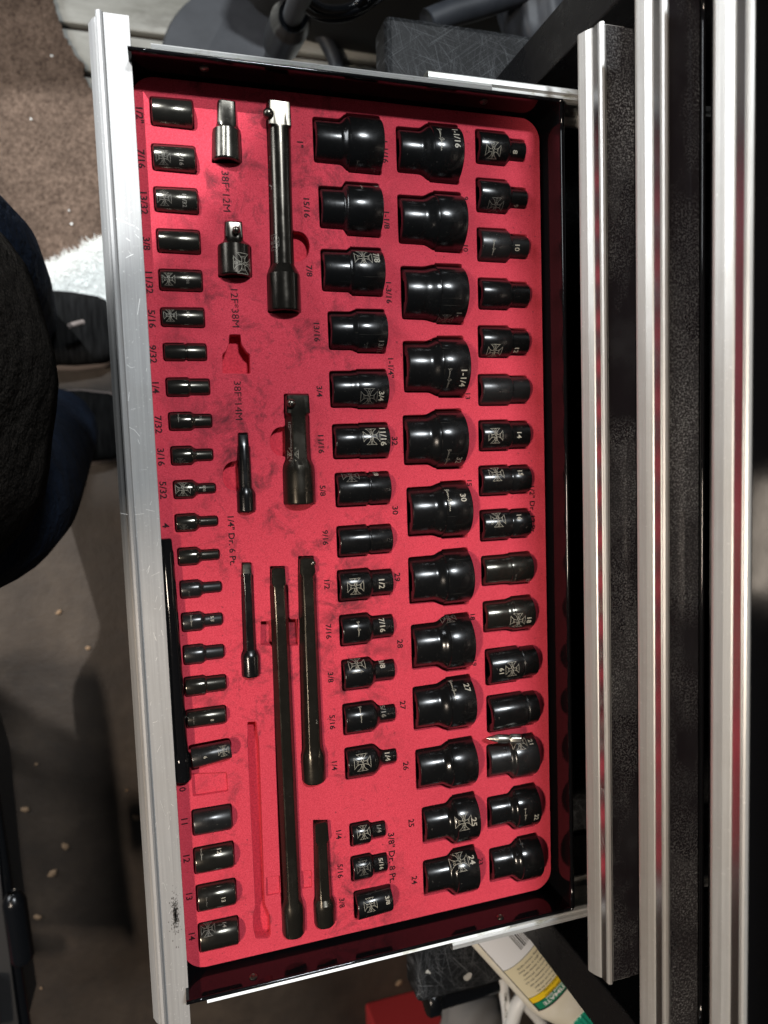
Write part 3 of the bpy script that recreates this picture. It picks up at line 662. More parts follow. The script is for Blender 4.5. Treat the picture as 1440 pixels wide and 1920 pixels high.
# phillips bit lying on the foam, its back end up on the socket beside it
A, B = at(914, 1384, 0.006), at(973, 1381, 0.006); L = (B - A).length
root = empty('driver_bit', (A.x, A.y, 0.0028), 'short silver phillips driver bit lying between two black sockets near the chest', 'driver bit', None, math.atan2(B.y - A.y, B.x - A.x))
root.rotation_euler[1] = R_(-10)
pr = [(0.0, 0.0006, 'o'), (0.0012, 0.0012, 'o'), (L * .30, 0.0026, 'o'), (L * .34, 0.0029, 'o'), (L * .60, 0.0029, 'o'), (L * .66, 0.0025, 'o'), (L * .70, 0.0031, 'hex'), (L * .975, 0.0032, 'hex'), (L, 0.0026, 'hex')]
v = turned('hex_shank', pr, None, root, 36); v.data.materials.clear(); v.data.materials.append(simple('satin_steel', (0.50, 0.49, 0.44), 0.33, 1.0).m); v.location.z = 0.0034
bm = bmesh.new()
for k in range(4):
    a = k * math.pi / 2 + 0.5; n = Vector((0, math.cos(a), math.sin(a))); s = n.cross(Vector((1, 0, 0)))
    p = [Vector((-0.0002, 0, 0)) + s * e for e in (-.0004, .0004)] + [Vector((L * .30, 0, 0)) + n * 0.0031 + s * e for e in (.0005, -.0005)]
    vs = [bm.verts.new(q) for q in p]; bm.faces.new(vs)
    vs2 = [bm.verts.new(Vector((L * .33, 0, 0)) + s * e) for e in (-.0006, .0006)]; bm.faces.new([vs[0], vs[3], vs2[0]]); bm.faces.new([vs[1], vs2[1], vs[2]]); bm.faces.new([vs[3], vs[2], vs2[1], vs2[0]])
w_ = bm_obj('cross_tip', bm, v.data.materials[0], root); w_.location.z = 0.0034

# ------------------------------------------------------------------ foam insert with cut pockets
foam = empty('foam_insert', at(640, 960), 'red foam tool insert with pockets for every socket, filling the open drawer', 'foam insert')
fo = Vector(foam.location)
FX0, FX1, FY0, FY1 = -0.0085, 0.2480, -0.3182, 0.2162
shallow = []
def pxpoly(pts, r=0.0012): return rounded([tuple(at(x, y).xy) for x, y in pts], r)
e1 = pxpoly([(429, 626), (452, 626), (454, 645), (464, 660), (470, 664), (471, 702), (416, 701), (416, 664), (423, 657), (428, 644)])
e2 = pxpoly([(358, 1450), (426, 1447), (429, 1485), (361, 1495)])
e3 = pxpoly([(463, 1353), (482, 1352), (484, 1372), (487, 1390), (498, 1695), (508, 1718), (509, 1755), (504, 1761), (479, 1761), (474, 1738), (474, 1716), (478, 1700), (463, 1390), (464, 1374)])
e4 = pxpoly([(498, 1645), (525, 1641), (527, 1676), (499, 1682)])
e5 = pxpoly([(565, 1633), (585, 1630), (586, 1665), (567, 1668)])
for e, dpt in ((e1, .0085), (e2, .0026), (e3, .0075), (e4, .0016), (e5, .0016)):
    POCKETS.append(e); shallow.append((e, dpt))
cu = bpy.data.curves.new('f', 'CURVE'); cu.dimensions = '2D'; cu.fill_mode = 'BOTH'; cu.extrude = 0.0071; cu.bevel_depth = 0.0004; cu.bevel_resolution = 1
def spline(pts):
    s = cu.splines.new('POLY'); s.points.add(len(pts) - 1)
    for i, p in enumerate(pts): s.points[i].co = (p[0] - fo.x, p[1] - fo.y, 0, 1)
    s.use_cyclic_u = True
rc = 0.0135
outer = []
for cx_, cy_, a0 in ((FX1 - rc, FY1 - rc, 0), (FX0 + rc, FY1 - rc, 90), (FX0 + rc, FY0 + rc, 180), (FX1 - rc, FY0 + rc, 270)):
    outer += arc(cx_, cy_, rc, a0, a0 + 90, 10)
spline(outer)
for p in POCKETS: spline(p)
o = bpy.data.objects.new('f', cu); COL.objects.link(o); dg = bpy.context.evaluated_depsgraph_get()
me = bpy.data.meshes.new_from_object(o.evaluated_get(dg)); bpy.data.objects.remove(o)
o = link('foam_sheet', me, FOAM, foam); o.location.z = -0.0075
print('pockets', len(POCKETS), 'foam faces', len(me.polygons))
box('foam_base', (FX0 - fo.x + .001, FY0 - fo.y + .001, -0.022), (FX1 - fo.x - .001, FY1 - fo.y - .001, -0.0148), FOAM, foam, 0.002)
for e, dpt in shallow:
    c = (sum(p[0] for p in e) / len(e), sum(p[1] for p in e) / len(e)); n = len(e)
    g = [(p[0] + (p[0] - c[0]) * .02 - fo.x, p[1] + (p[1] - c[1]) * .02 - fo.y) for p in e]
    v = [(p[0], p[1], -dpt) for p in g] + [(p[0], p[1], -0.0145) for p in g]
    f = [tuple(range(n))] + [(i, i + n, (i + 1) % n + n, (i + 1) % n) for i in range(n)]
    link('pocket_floor', mesh('pocket_floor', v, f), FOAMU if dpt > .004 else FOAM, foam)
for px, py, rr in ((553, 462, .0105), (446, 892, .0112), (534, 828, .0108)):
    c = at(px, py) - fo; n = 28
    v = [(c.x + rr * math.cos(2 * math.pi * i / n), c.y + rr * math.sin(2 * math.pi * i / n), z) for z in (-.0062, -.0146) for i in range(n)]
    link('notch_floor', mesh('notch_floor', v, [tuple(range(n))] + [(i, i + n, (i + 1) % n + n, (i + 1) % n) for i in range(n)]), FOAMU, foam)
e = pxpoly([(479, 1162), (562, 1158), (562, 1213), (479, 1214)]); n = len(e)
v = [(p[0] - fo.x, p[1] - fo.y, z) for z in (-.0058, -.0146) for p in e]
link('notch_floor', mesh('notch_floor', v, [tuple(range(n))] + [(i, i + n, (i + 1) % n + n, (i + 1) % n) for i in range(n)]), FOAM, foam)
# printed labels: px centre, text, cap height mm
PR = [("1/2\"", 262, 216, 3.9), ('7/16', 265, 298, 3.9), ('13/32', 270, 381, 3.9), ('3/8', 275, 457, 3.9), ('11/32', 280, 530, 3.9), ('5/16', 285, 598, 3.9), ('9/32', 287, 664, 3.9),
 ('1/4', 292, 727, 3.9), ('7/32', 297, 796, 3.9), ('3/16', 302, 857, 3.9), ('5/32', 306, 919, 3.9), ('4', 311, 985, 3.9), ('10', 342, 1477, 3.9), ('11', 346, 1540, 3.9), ('12', 350, 1610, 3.9), ('13', 355, 1681, 3.9), ('14', 360, 1756, 3.9),
 ('38F*12M', 424, 359, 4.3), ('12F*38M', 441, 578, 4.3), ('38F*14M', 447, 751, 4.3), ('1/4" Dr. 6 Pt.', 435, 1014, 3.8),
 ('1"', 563, 271, 3.6), ('15/16', 575, 390, 3.6), ('7/8', 580, 508, 3.6), ('13/16', 594, 623, 3.6), ('3/4', 599, 734, 3.6), ('11/16', 602, 833, 3.6), ('5/8', 605, 920, 3.6), ('9/16', 610, 1008, 3.6), ('1/2', 613, 1096, 3.6),
 ('7/16', 616, 1184, 3.6), ('3/8', 620, 1270, 3.6), ('5/16', 623, 1354, 3.6), ('1/4', 627, 1436, 3.6), ('1/4', 635, 1565, 3.6), ('5/16', 638, 1633, 3.6), ('3/8', 641, 1693, 3.6), ('3/8" Dr. 8 Pt.', 735, 1608, 4.3),
 ('1-1/16', 722, 285, 3.6), ('1-1/8', 725, 413, 3.6), ('1-3/16', 729, 549, 3.6), ('1-1/4"', 733, 690, 3.6), ('32', 740, 827, 3.9), ('30', 741, 957, 3.9), ('29', 745, 1082, 3.9), ('28', 750, 1207, 3.9), ('27', 755, 1322, 3.9),
 ('26', 761, 1436, 3.9), ('25', 771, 1543, 3.9), ('24', 777, 1650, 3.9),
 ('9', 873, 372, 3.4), ('10', 873, 466, 3.4), ('13', 877, 743, 3.4), ('15', 880, 906, 3.4), ('18', 886, 1157, 3.4), ('19', 889, 1243, 3.4), ('23', 901, 1615, 3.4), ('1/2" Dr. 12 Pt.', 998, 956, 3.8)]
for s_, x, y, h in PR:
    p = at(x, y) - fo
    print_flat('printed_label', text2d(s_, h / 1000, 0.0 if 'M' in s_ else 0.018), (p.x, p.y, 0), INK, foam, z=0.00018)

# ------------------------------------------------------------------ the open drawer
HY0, HY1 = -0.3455, 0.2420            # handle ends
WY0, WY1 = -0.3216, 0.2180           # inner wall faces
drawer = empty('open_drawer', (0.12, -0.05, -0.026), 'open black metal drawer with a full-width aluminium handle, holding the red foam', 'drawer')
dl = Vector(drawer.location)
def dbox(name, a, b, mat, bev=0.0, par=None):
    return box(name, Vector(a) - dl, Vector(b) - dl, mat, par or drawer, bev)
dbox('bottom_panel', (-0.008, WY0 - .001, -0.026), (0.2515, WY1 + .001, -0.0245), PAINT)
dbox('front_panel', (-0.0125, WY0 - .0025, -0.032), (-0.0088, WY1 + .0025, 0.0065), PAINT, 0.0006)
for y0, y1 in ((WY1, WY1 + 0.0012), (WY0 - 0.0012, WY0)):
    dbox('side_panel', (-0.0085, y0, -0.026), (0.2527, y1, 0.0212), PAINT)
    ym = (y0 + y1) / 2; s = 1 if y0 > 0 else -1
    tube('rolled_edge', [Vector((-0.0085, ym + s * .0004, 0.0213)) - dl, Vector((0.12, ym + s * .0004, 0.0213)) - dl, Vector((0.2530, ym + s * .0004, 0.0213)) - dl], 0.0012, PAINT, drawer, 10)
dbox('back_panel', (0.2514, WY0, -0.026), (0.2526, WY1, 0.0212), PAINT)
tube('rolled_edge', [Vector((0.2524, WY0, 0.0213)) - dl, Vector((0.2524, -0.05, 0.0213)) - dl, Vector((0.2524, WY1, 0.0213)) - dl], 0.0016, PAINT, drawer, 10)
def handle_profile(xf, zr, lip=0.0015):
    """xf = face plane, zr = top of ridge; the pull sticks out to -x and slants down to a finger edge"""
    a = [(xf + lip, zr - 0.0022), (xf - 0.0118, zr - 0.0022), (xf - 0.0124, zr - 0.0006), (xf - 0.0134, zr), (xf - 0.0148, zr - 0.0003), (xf - 0.0156, zr - 0.0012)]
    a += [(xf - 0.0157, zr - 0.0058), (xf - 0.0160, zr - 0.0072), (xf - 0.0168, zr - 0.0078)]
    a += [(xf - 0.0187, zr - 0.0108), (xf - 0.0205, zr - 0.0150), (xf - 0.0205, zr - 0.0163), (xf - 0.0199, zr - 0.0171)]
    a += [(xf - 0.0188, zr - 0.0176), (xf - 0.0150, zr - 0.0060), (xf - 0.0140, zr - 0.0042), (xf - 0.0016, zr - 0.0042), (xf - 0.0004, zr - 0.0060), (xf - 0.0004, zr - 0.0200), (xf + 0.0015, zr - 0.0200)]
    return a
hp = [(x - dl.x, z - dl.z) for x, z in handle_profile(-0.0085, 0.0125)]
h = extrude_profile('aluminium_handle', hp, HY0 - dl.y, HY1 - dl.y, ALU, drawer)
# scratches worn into the ledge
bm = bmesh.new(); rs_ = random.Random(21)
lines = [((203, 402), (222, 412), (252, 424)), ((236, 446), (244, 452)), ((238, 684), (246, 690), (252, 688)), ((226, 962), (244, 966), (270, 963)), ((288, 1186), (292, 1200)), ((262, 560), (258, 590)), ((300, 1500), (310, 1530)), ((240, 800), (252, 806), (262, 818))]
for k in range(46):
    x = rs_.uniform(0.15, 0.95); y = rs_.uniform(60, 1880); bx = 192 + (y - 20) * .060 + x * 48; a = rs_.uniform(-.5, .5) + (1.57 if rs_.random() < .6 else 0); l = rs_.uniform(4, 20)
    lines.append(((bx, y), (min(bx + l * math.cos(a), 236 + (y - 20) * .060), y + l * math.sin(a))))
for ln in lines:
    P = [at(x, y, 0.0103) - dl for x, y in ln]; q = [(p.x, p.y) for p in P]; w_ = rs_.uniform(.00010, .00026); sv_, sf_ = strip(q, w_)
    vs = [bm.verts.new((a_, b_, 0.0103 + .00010 - dl.z)) for a_, b_ in sv_]
    for f_ in sf_: bm.faces.new([vs[i_] for i_ in f_])
put(bm_obj('scratches', bm, simple('bright_scratch', (0.80, 0.79, 0.76), 0.45, 0.6).m, drawer), kind='stuff')
# grey paint scuff on the handle
def scuff(name, c, n, sx, sy, z, mat, parent, seed, thr=1.0):
    rnd = random.Random(seed); bm = bmesh.new()
    for i in range(n):
        a = rnd.random() * 6.283; rr = abs(rnd.gauss(0, 0.45)); x = c.x + sx * rr * math.cos(a); y = c.y + sy * rr * math.sin(a); q = rnd.uniform(0.00012, 0.00042)
        vs = [bm.verts.new((x + q * rnd.uniform(.5, 1.2) * math.cos(t) , y + q * rnd.uniform(.6, 2.2) * math.sin(t), z)) for t in (0, 1.05, 2.1, 3.14, 4.2, 5.2)]
        bm.faces.new(vs)
    return put(bm_obj(name, bm, mat, parent), kind='stuff')
scuff('paint_scuff', at(329, 1716, 0.0103) - dl, 420, 0.0034, 0.016, 0.0103 + 0.00012 - dl.z, simple('dark_scuff', (0.13, 0.12, 0.11), 0.6).m, drawer, 3)
# rivets on the inner side walls
for px, py, y in ((383, 128, WY1), (907, 190, WY1), (475, 1832, WY0), (938, 1720, WY0)):
    p = aty(px, py, y) - dl; s = -1 if y > 0 else 1
    pr = [(0.0, 0.0026), (0.0006, 0.0025), (0.0011, 0.0018), (0.0013, 0.0012), (0.0007, 0.0010), (0.0006, 0.0004)]
    rv = turned('rivet', [(a, b, 'o') for a, b in pr], TIP, drawer, 18); rv.location = p; rv.rotation_euler = (0, 0, s * math.pi / 2)
# slides: inner rails move with the drawer
for y0, s in ((WY1 + 0.0018, 1), (WY0 - 0.0018, -1)):
    prof = [(0, 0.0180), (0.0016, 0.0172), (0.0022, 0.0192), (0.0036, 0.0200), (0.0046, 0.0190), (0.0048, 0.0165), (0.0030, 0.0160), (0.0030, -0.012), (0, -0.012)]
    v = []; 
    for x in (0.0035, 0.205): v += [(x - dl.x, y0 + s * a - dl.y, z - dl.z) for a, z in prof]
    k = len(prof); f = [(j, (j + 1) % k, (j + 1) % k + k, j + k) for j in range(k)] + [tuple(range(k)), tuple(reversed(range(k, 2 * k)))]
    link('slide_rail', mesh('slide_rail', v, f), SLIDE, drawer)

# ------------------------------------------------------------------ the chest
chest = empty('tool_chest', (0.45, -0.055, -0.15), 'glossy black tool chest with closed drawers and long aluminium drawer pulls', 'tool chest')
cl = Vector(chest.location)
def cbox(name, a, b, mat, bev=0.0, par=None):
    return box(name, Vector(a) - cl, Vector(b) - cl, mat, par or chest, bev)
XF = 0.2738
for k, zr in enumerate((0.0668, 0.1210, 0.1775)):
    zt = zr + 0.0345 if k < 2 else 0.30
    zb = zr - 0.050
    d = cbox('closed_drawer', (XF, WY0 - 0.004, zb), (XF + 0.004, WY1 + 0.004, zr - 0.0022), PAINT, 0.0008)
    o = extrude_profile('aluminium_pull', [(x - cl.x, z - cl.z) for x, z in handle_profile(XF - 0.0072, zr)], HY0 - cl.y, HY1 - cl.y, ALUP, d)
    cbox('added_mirror_strip', (XF - 0.0072 - 0.0162, HY0 + 0.0003, zr - 0.0074), (XF - 0.0072 - 0.0150, HY1 - 0.0003, zr - 0.0022), POL, 0, d)  # strip added to mirror the red foam in the pull's face
    lv = cbox('ledge_strip', (XF - 0.0180, HY0 + 0.0006, zr - 0.0021), (XF + 0.0004, HY1 - 0.0006, zr - 0.0017), ALUL if k < 2 else PAINT, 0, d)
    tube('drawer_lip', [Vector((XF - 0.0006, HY0 + .012, zr + 0.0024)) - cl, Vector((XF - 0.0006, -0.05, zr + 0.0024)) - cl, Vector((XF - 0.0006, HY1 - .012, zr + 0.0024)) - cl], 0.0013, PAINT, d, 8)
cbox('upper_face', (XF + 0.001, WY0 - 0.030, 0.180), (XF + 0.006, WY1 + 0.030, 0.33), PAINT, 0.0008)
cbox('lid', (XF - 0.001, -0.414, 0.33), (0.72, 0.296, 0.345), PAINT, 0.003)
cbox('corner_post', (XF - .006, 0.2595, -0.14), (0.72, 0.2955, 0.33), PAINTR, 0.0012)
cbox('corner_post', (XF - .006, -0.4135, -0.14), (0.72, -0.3745, 0.33), PAINTR, 0.0012)
cbox('back_panel', (0.70, -0.3745, -0.14), (0.715, 0.2595, 0.33), PAINTR)
cbox('lower_face', (XF + .002, WY0 - 0.020, -0.14), (XF + 0.006, WY1 + 0.020, -0.036), PAINT, 0.0008)
# fixed slide members
for y0, s in ((WY1 + 0.0018, 1), (WY0 - 0.0030, -1)):
    prof = [(0.0012, 0.0165), (0.0022, 0.0185), (0.0040, 0.0180), (0.0052, 0.0195), (0.0080, 0.0195), (0.0095, 0.0175), (0.0095, -0.014), (0.0080, -0.016), (0.0012, -0.016), (0.0012, -0.014), (0.0075, -0.013), (0.0075, 0.0140), (0.0012, 0.0140)]
    v = []
    for x in (0.163, 0.60): v += [(x - cl.x, y0 + s * a - cl.y, z - cl.z) for a, z in prof]
    k = len(prof); f = [(j, (j + 1) % k, (j + 1) % k + k, j + k) for j in range(k)]
    me = mesh('s', v, f); link('slide_channel', me, SLIDE, chest)
# base plate the chest stands on
base = empty('cart_base', (0.45, -0.07, -0.185), 'scratched black base ledge sticking out beneath the tool chest', 'cart base')
bl = Vector(base.location)
zb = -0.15
p0 = at(722, 24, zb); p1 = at(843, 1868, zb)
box('top_plate', Vector((p0.x, p1.y, zb - 0.034)) - bl, Vector((0.75, p0.y, zb)) - bl, SCR, base, 0.005)
c0 = at(806, 1872, -0.21)
pr = [(0.0, 0.010), (0.001, 0.0150), (0.003, 0.0165), (0.012, 0.0165), (0.014, 0.0150), (0.0145, 0.012)]
for nm_, yy in (('foot_knob', c0.y), ):
    k_ = turned(nm_, [(a, b, 'o') for a, b in pr], BPLAS, base, 32); k_.location = c0 - bl; k_.location.x -= 0.006
    t_ = tube('foot_arm', [c0 - bl + Vector((0.006, 0, 0)), c0 - bl + Vector((0.06, 0.001, 0)), c0 - bl + Vector((0.3, 0.002, 0))], 0.0125, BPLAS, base, 16)

# ------------------------------------------------------------------ floor level things
ZF = -0.64
def fpoly(name, pts, z, mat, thick=0.0, parent=None, kind=None):
    n = len(pts); P = [at(x, y, z) for x, y in pts]
    v = [tuple(p) for p in P]; f = [tuple(range(n))]
    if thick:
        v += [(p.x, p.y, z - thick) for p in P]; f += [(i, i + n, (i + 1) % n + n, (i + 1) % n) for i in range(n)]
    o = link(name, mesh(name, v, f), mat, parent); return put(o, kind=kind) if kind else o
g = box('ground', (-4, -5, ZF - 0.05), (5, 5, ZF), CONC); put(g, kind='structure')
# grey boards toward the door, each its own strip with a real joint
rndb = random.Random(4)
edges = [(-30, 190), (-30, -60)]
def board(y0, y1, i):
    a = at(100, y0, ZF + .012); b = at(100, y1, ZF + .012)
    o = box('floor_board', (-0.32, b.y + .004, ZF - .002), (1.9, a.y - .004, ZF + 0.012), BOARD, None, 0.003); put(o, kind='structure'); return o
for i, (a, b) in enumerate(((-240, -110), (-110, 44), (44, 131), (131, 215))): board(a, b, i)
# brown carpet with an uneven edge
rc_ = random.Random(9); ed = []
key = [(98, -40), (100, 5), (112, 40), (125, 75), (140, 100), (158, 122), (155, 140), (165, 155), (182, 190), (200, 260), (240, 300), (300, 330)]
for (x0, y0), (x1, y1) in zip(key, key[1:]):
    for k in range(6):
        t_ = k / 6; ed.append((x0 + (x1 - x0) * t_ + rc_.uniform(-2.5, 2.5), y0 + (y1 - y0) * t_ + rc_.uniform(-1.5, 1.5)))
cp = fpoly('carpet', [(-500, -60)] + ed + [(300, 480), (220, 640), (60, 700), (-500, 720)], ZF + 0.021, CARPET, 0.018)
put(cp, 'brown worn carpet mat with a frayed edge beyond the drawer handle', 'carpet')
# frays, lint and crumbs
ln = []
for px, py, rr, lb in ((97, 105, 1.4, 'tiny pale scrap of lint near the frayed top edge of the carpet'), (58, 223, 1.3, 'tiny pale scrap of lint alone in the middle of the carpet'), (130, 395, 1.2, 'tiny pale scrap of lint, upper of two close to the white rug'), (134, 420, 1.4, 'tiny pale scrap of lint, nearest the white rug')):
    bm = bmesh.new(); bmesh.ops.create_icosphere(bm, subdivisions=1, radius=0.0012 * rr)
    for v_ in bm.verts: v_.co *= rc_.uniform(0.6, 1.3)
    o = bm_obj('lint_scrap', bm, WHITEF); o.location = at(px, py, ZF + 0.023); put(o, lb, 'lint', 'lint scraps on the carpet')
CR = simple('sawdust_crumb', (0.22, 0.14, 0.08), 0.8).m
CL = ['tan crumb second nearest the left edge, above the kinked bumper of the cart', 'tan crumb partly against the outer edge of the drawer handle, the largest there', 'tan crumb in the middle of the dark floor patch, upper of a close pair',
 'largest tan crumb, lower of the close pair on the dark floor', 'tan crumb beside the black rubber bumper of the cart', 'pale crumb highest on the dark floor, below the jeans', 'small crumb between the jeans and the handle, second highest',
 'tiny crumb just left of the drawer handle above the larger one', 'tiny crumb above and left of all the larger tan ones', 'tiny crumb lowest on the floor near the bottom left', 'pale crumb on the floor below the drawer, beside the base ledge']
for i, (px, py, rr) in enumerate(((47, 1518, 4.6), (255, 1533, 5), (122, 1587, 5), (98, 1638, 5.6), (70, 1720, 4.6), (110, 1148, 3.6), (165, 1215, 3.2), (238, 1482, 2), (68, 1433, 2.2), (77, 1853, 1.8), (748, 1843, 5))):
    bm = bmesh.new(); bmesh.ops.create_icosphere(bm, subdivisions=2, radius=0.0009 * rr)
    for v_ in bm.verts: v_.co = Vector((v_.co.x * rc_.uniform(.7, 1.1), v_.co.y * rc_.uniform(1, 1.6), v_.co.z * .5))
    o = bm_obj('crumb', bm, CR); o.location = at(px, py, ZF + 0.002); o.rotation_euler.z = rc_.uniform(0, 3)
    put(o, CL[i], 'crumb', 'tan crumbs scattered on the dark floor')
# fluffy white rug corner: many tufts, one piece
bm = bmesh.new(); rf_ = random.Random(11)
hull = [(85, 500), (110, 488), (150, 470), (180, 450), (250, 440), (250, 590), (60, 600)]
def inside(x, y):
    c = False; n = len(hull); j = n - 1
    for i in range(n):
        xi, yi = hull[i]; xj, yj = hull[j]
        if (yi > y) != (yj > y) and x < (xj - xi) * (y - yi) / (yj - yi) + xi: c = not c
        j = i
    return c
cnt = 0
while cnt < 9000:
    x, y = rf_.uniform(55, 252), rf_.uniform(436, 602)
    if not inside(x, y): continue
    cnt += 1
    p = at(x, y, ZF + 0.024); a = rf_.uniform(0, 6.283); l = rf_.uniform(0.006, 0.016); d_ = Vector((math.cos(a), math.sin(a), rf_.uniform(0.2, 1.1))).normalized() * l; s_ = Vector((-math.sin(a), math.cos(a), 0)) * 0.0009
    vs = [bm.verts.new(p - s_), bm.verts.new(p + s_), bm.verts.new(p + d_ + s_ * .3)]; bm.faces.new(vs)
fl = fpoly('white_rug', [(x, y) for x, y in [(88, 502), (112, 492), (150, 474), (180, 455), (250, 445), (250, 590), (60, 600)]], ZF + 0.026, WHITEF, 0.004)
put(fl, 'shaggy white rug corner under the toe of the upper shoe', 'rug')
put(bm_obj('tufts', bm, WHITEF, fl), kind='stuff')

# ------------------------------------------------------------------ person standing at the drawer (legs, hips and jacket are in view)
def skinned(name, chains, mat, parent=None, sub=2):
    me = bpy.data.meshes.new(name); V = []; Ed = []; Rd = []
    for ch in chains:
        k0 = None
        for it in ch:
            if isinstance(it, int): k0 = it; continue
            V.append(tuple(it[0])); Rd.append(it[1])
            if k0 is not None: Ed.append((k0, len(V) - 1))
            k0 = len(V) - 1
    me.from_pydata(V, Ed, []); o = bpy.data.objects.new(name, me); COL.objects.link(o)
    sk = o.modifiers.new('s', 'SKIN'); sk.use_smooth_shade = True
    for i, r in enumerate(Rd): me.skin_vertices[0].data[i].radius = r if isinstance(r, tuple) else (r, r)
    me.skin_vertices[0].data[0].use_root = True
    ss = o.modifiers.new('u', 'SUBSURF'); ss.levels = sub; ss.render_levels = sub
    dg = bpy.context.evaluated_depsgraph_get(); m2 = bpy.data.meshes.new_from_object(o.evaluated_get(dg)); bpy.data.objects.remove(o)
    return link(name, m2, mat, parent, True)
tor = at(-335, 715, -0.08)
person = empty('person', (tor.x - .05, tor.y, ZF), 'person in blue jeans, black fleece jacket and black shoes standing at the drawer handle', 'person')
pl = Vector(person.location)
an1 = at(42, 603, -0.56); an2 = at(112, 792, -0.56); kn1 = at(-88, 478, -0.20); kn2 = at(-25, 955, -0.24)
hip1 = Vector((tor.x - .06, tor.y + .10, 0.02)); hip2 = Vector((tor.x - .06, tor.y - .09, 0.02)); pel = Vector((tor.x - .06, tor.y, 0.06))
q = lambda p: p - pl
ft1 = Vector((an1.x + .03, an1.y, ZF + .055)); ft2 = Vector((an2.x + .03, an2.y, ZF + .055))
body = skinned('body', [
    [(q(pel), (.15, .12)), (q(hip1), .095), (q((hip1 + kn1) / 2), .088), (q(kn1), .070), (q(kn1.lerp(an1, .45)), .060), (q(an1.lerp(kn1, .12)), .047), (q(an1), .046)],
    [0, (q(hip2), .095), (q((hip2 + kn2) / 2), .090), (q(kn2), .076), (q(kn2.lerp(an2, .5)), .064), (q(an2.lerp(kn2, .14)), .056), (q(an2), .055)],
    [0, (q(pel + Vector((-.03, 0, .18))), (.14, .11)), (q(pel + Vector((-.06, 0, .42))), (.16, .11))]], DENIM, person)
# jacket: open hem tube with folds
def loft(name, rings, mat, parent, seg=48, cap=True):
    v = []; f = []
    for r in rings: v += r
    for i in range(len(rings) - 1):
        for j in range(seg): a = i * seg + j; b = i * seg + (j + 1) % seg; f.append((a, b, b + seg, a + seg))
    if cap: f.append(tuple(reversed(range(seg)))); f.append(tuple(range((len(rings) - 1) * seg, len(rings) * seg)))
    return link(name, mesh(name, v, f), mat, parent, True)
rings = []
for k, (z, s) in enumerate(((-.105, .93), (-.10, .99), (-.08, 1.0), (-.04, 1.0), (.02, .985), (.10, .97), (.20, .98), (.32, 1.02), (.42, 1.0), (.50, .8), (.53, .45))):
    r = []
    for j in range(48):
        a = 2 * math.pi * j / 48; rr = 0.136 * s * (1 + 0.018 * math.sin(5 * a + z * 9) + 0.012 * math.sin(11 * a - z * 14))
        r.append((tor.x + rr * .95 * math.cos(a) - (z + .08) * .16 - pl.x, tor.y + rr * 1.12 * math.sin(a) - pl.y, z + .006 * math.sin(3 * a) - pl.z))
    rings.append(r)
loft('jacket', rings, FLEECE, person)
def shoe(an, toe_px, yc_px, name='shoe'):
    toe = at(toe_px, yc_px, ZF + .05); y = an.y; L = 0.285; x1 = toe.x; x0 = x1 - L
    def ring(t, zt, wmul, zb, n=32):
        wd = 0.050 * (0.74 + 0.30 * math.sin(math.pi * min(max((t - .02), 0) / 1.1, 1)) + 0.10 * math.exp(-((t - .7) / .2) ** 2)) * (1 - max(0, (t - .80) / .2) ** 2.4 * .82) * (1 - max(0, (.08 - t) / .08) ** 2 * .5)
        r = []
        for j in range(n):
            a = 2 * math.pi * j / n; c, s_ = math.cos(a), math.sin(a)
            yy = wd * .86 * wmul * math.copysign(abs(c) ** .75, c); zz = (zt - zb) / 2 * math.copysign(abs(s_) ** .8, s_) + (zt + zb) / 2
            r.append((x0 + t * L - pl.x, y + yy - pl.y, zz - pl.z))
        return r
    hs = [(0, .055), (.03, .085), (.10, .105), (.22, .112), (.34, .105), (.46, .092), (.58, .078), (.70, .066), (.82, .056), (.92, .046), (.97, .038), (1.0, .028)]
    up = loft(name, [ring(t, ZF + h_, 1.0, ZF + .012) for t, h_ in hs], SHOE, person, 32)
    so_ = loft('sole', [ring(t, ZF + .026, 1.09, ZF + .003) for t, h_ in hs], SOLE, up, 32)
    for i, t in enumerate((.42, .48, .54, .60)):
        zz = ZF + np.interp(t, [h_[0] for h_ in hs], [h_[1] for h_ in hs]) + .001
        tube('lace', [Vector((x0 + t * L + .006, y - .020, zz - .006)) - pl, Vector((x0 + t * L, y, zz)) - pl, Vector((x0 + t * L + .006, y + .020, zz - .006)) - pl], .0022, SHOE, up, 8)
    return up
s1 = shoe(at(150, 612, ZF + .06), 262, 612); s2 = shoe(at(190, 798, ZF + .06), 282, 798)
tube('lace_end', [at(128, 612, ZF + .112) - pl, at(140, 608, ZF + .112) - pl, at(156, 604, ZF + .106) - pl], .0035, SOLE, s1, 8)

# ------------------------------------------------------------------ round weighted stand behind the drawer
cc = at(482, 150, ZF + .03)
stand = empty('floor_stand', (cc.x, cc.y, ZF), 'dark round weighted floor stand with a thick black pole, behind the drawer', 'stand')
sv = Vector(stand.location); Rd = 0.131
bm = bmesh.new(); n = 72; a0, a1 = R_(-62), R_(52)
seg = []
for i in range(n + 1):                                        # solid part: circle cut by the opening
    a = a1 + (2 * math.pi - (a1 - a0)) * i / n; seg.append((Rd * math.cos(a), Rd * math.sin(a)))
seg += [(0.030, -0.070), (0.018, -0.035), (0.022, 0.0), (0.018, 0.035), (0.030, 0.066)]
top = [bm.verts.new((x * .97, y * .97, .030 + .006 * (1 - (x * x + y * y) / Rd ** 2))) for x, y in seg]; mid = [bm.verts.new((x, y, .022)) for x, y in seg]; bot = [bm.verts.new((x, y, 0.013)) for x, y in seg]
bm.faces.new(top); k = len(seg)
for i in range(k):
    j = (i + 1) % k; bm.faces.new((top[i], mid[i], mid[j], top[j])); bm.faces.new((mid[i], bot[i], bot[j], mid[j]))
o = bm_obj('base_disc', bm, GPLAS, stand)
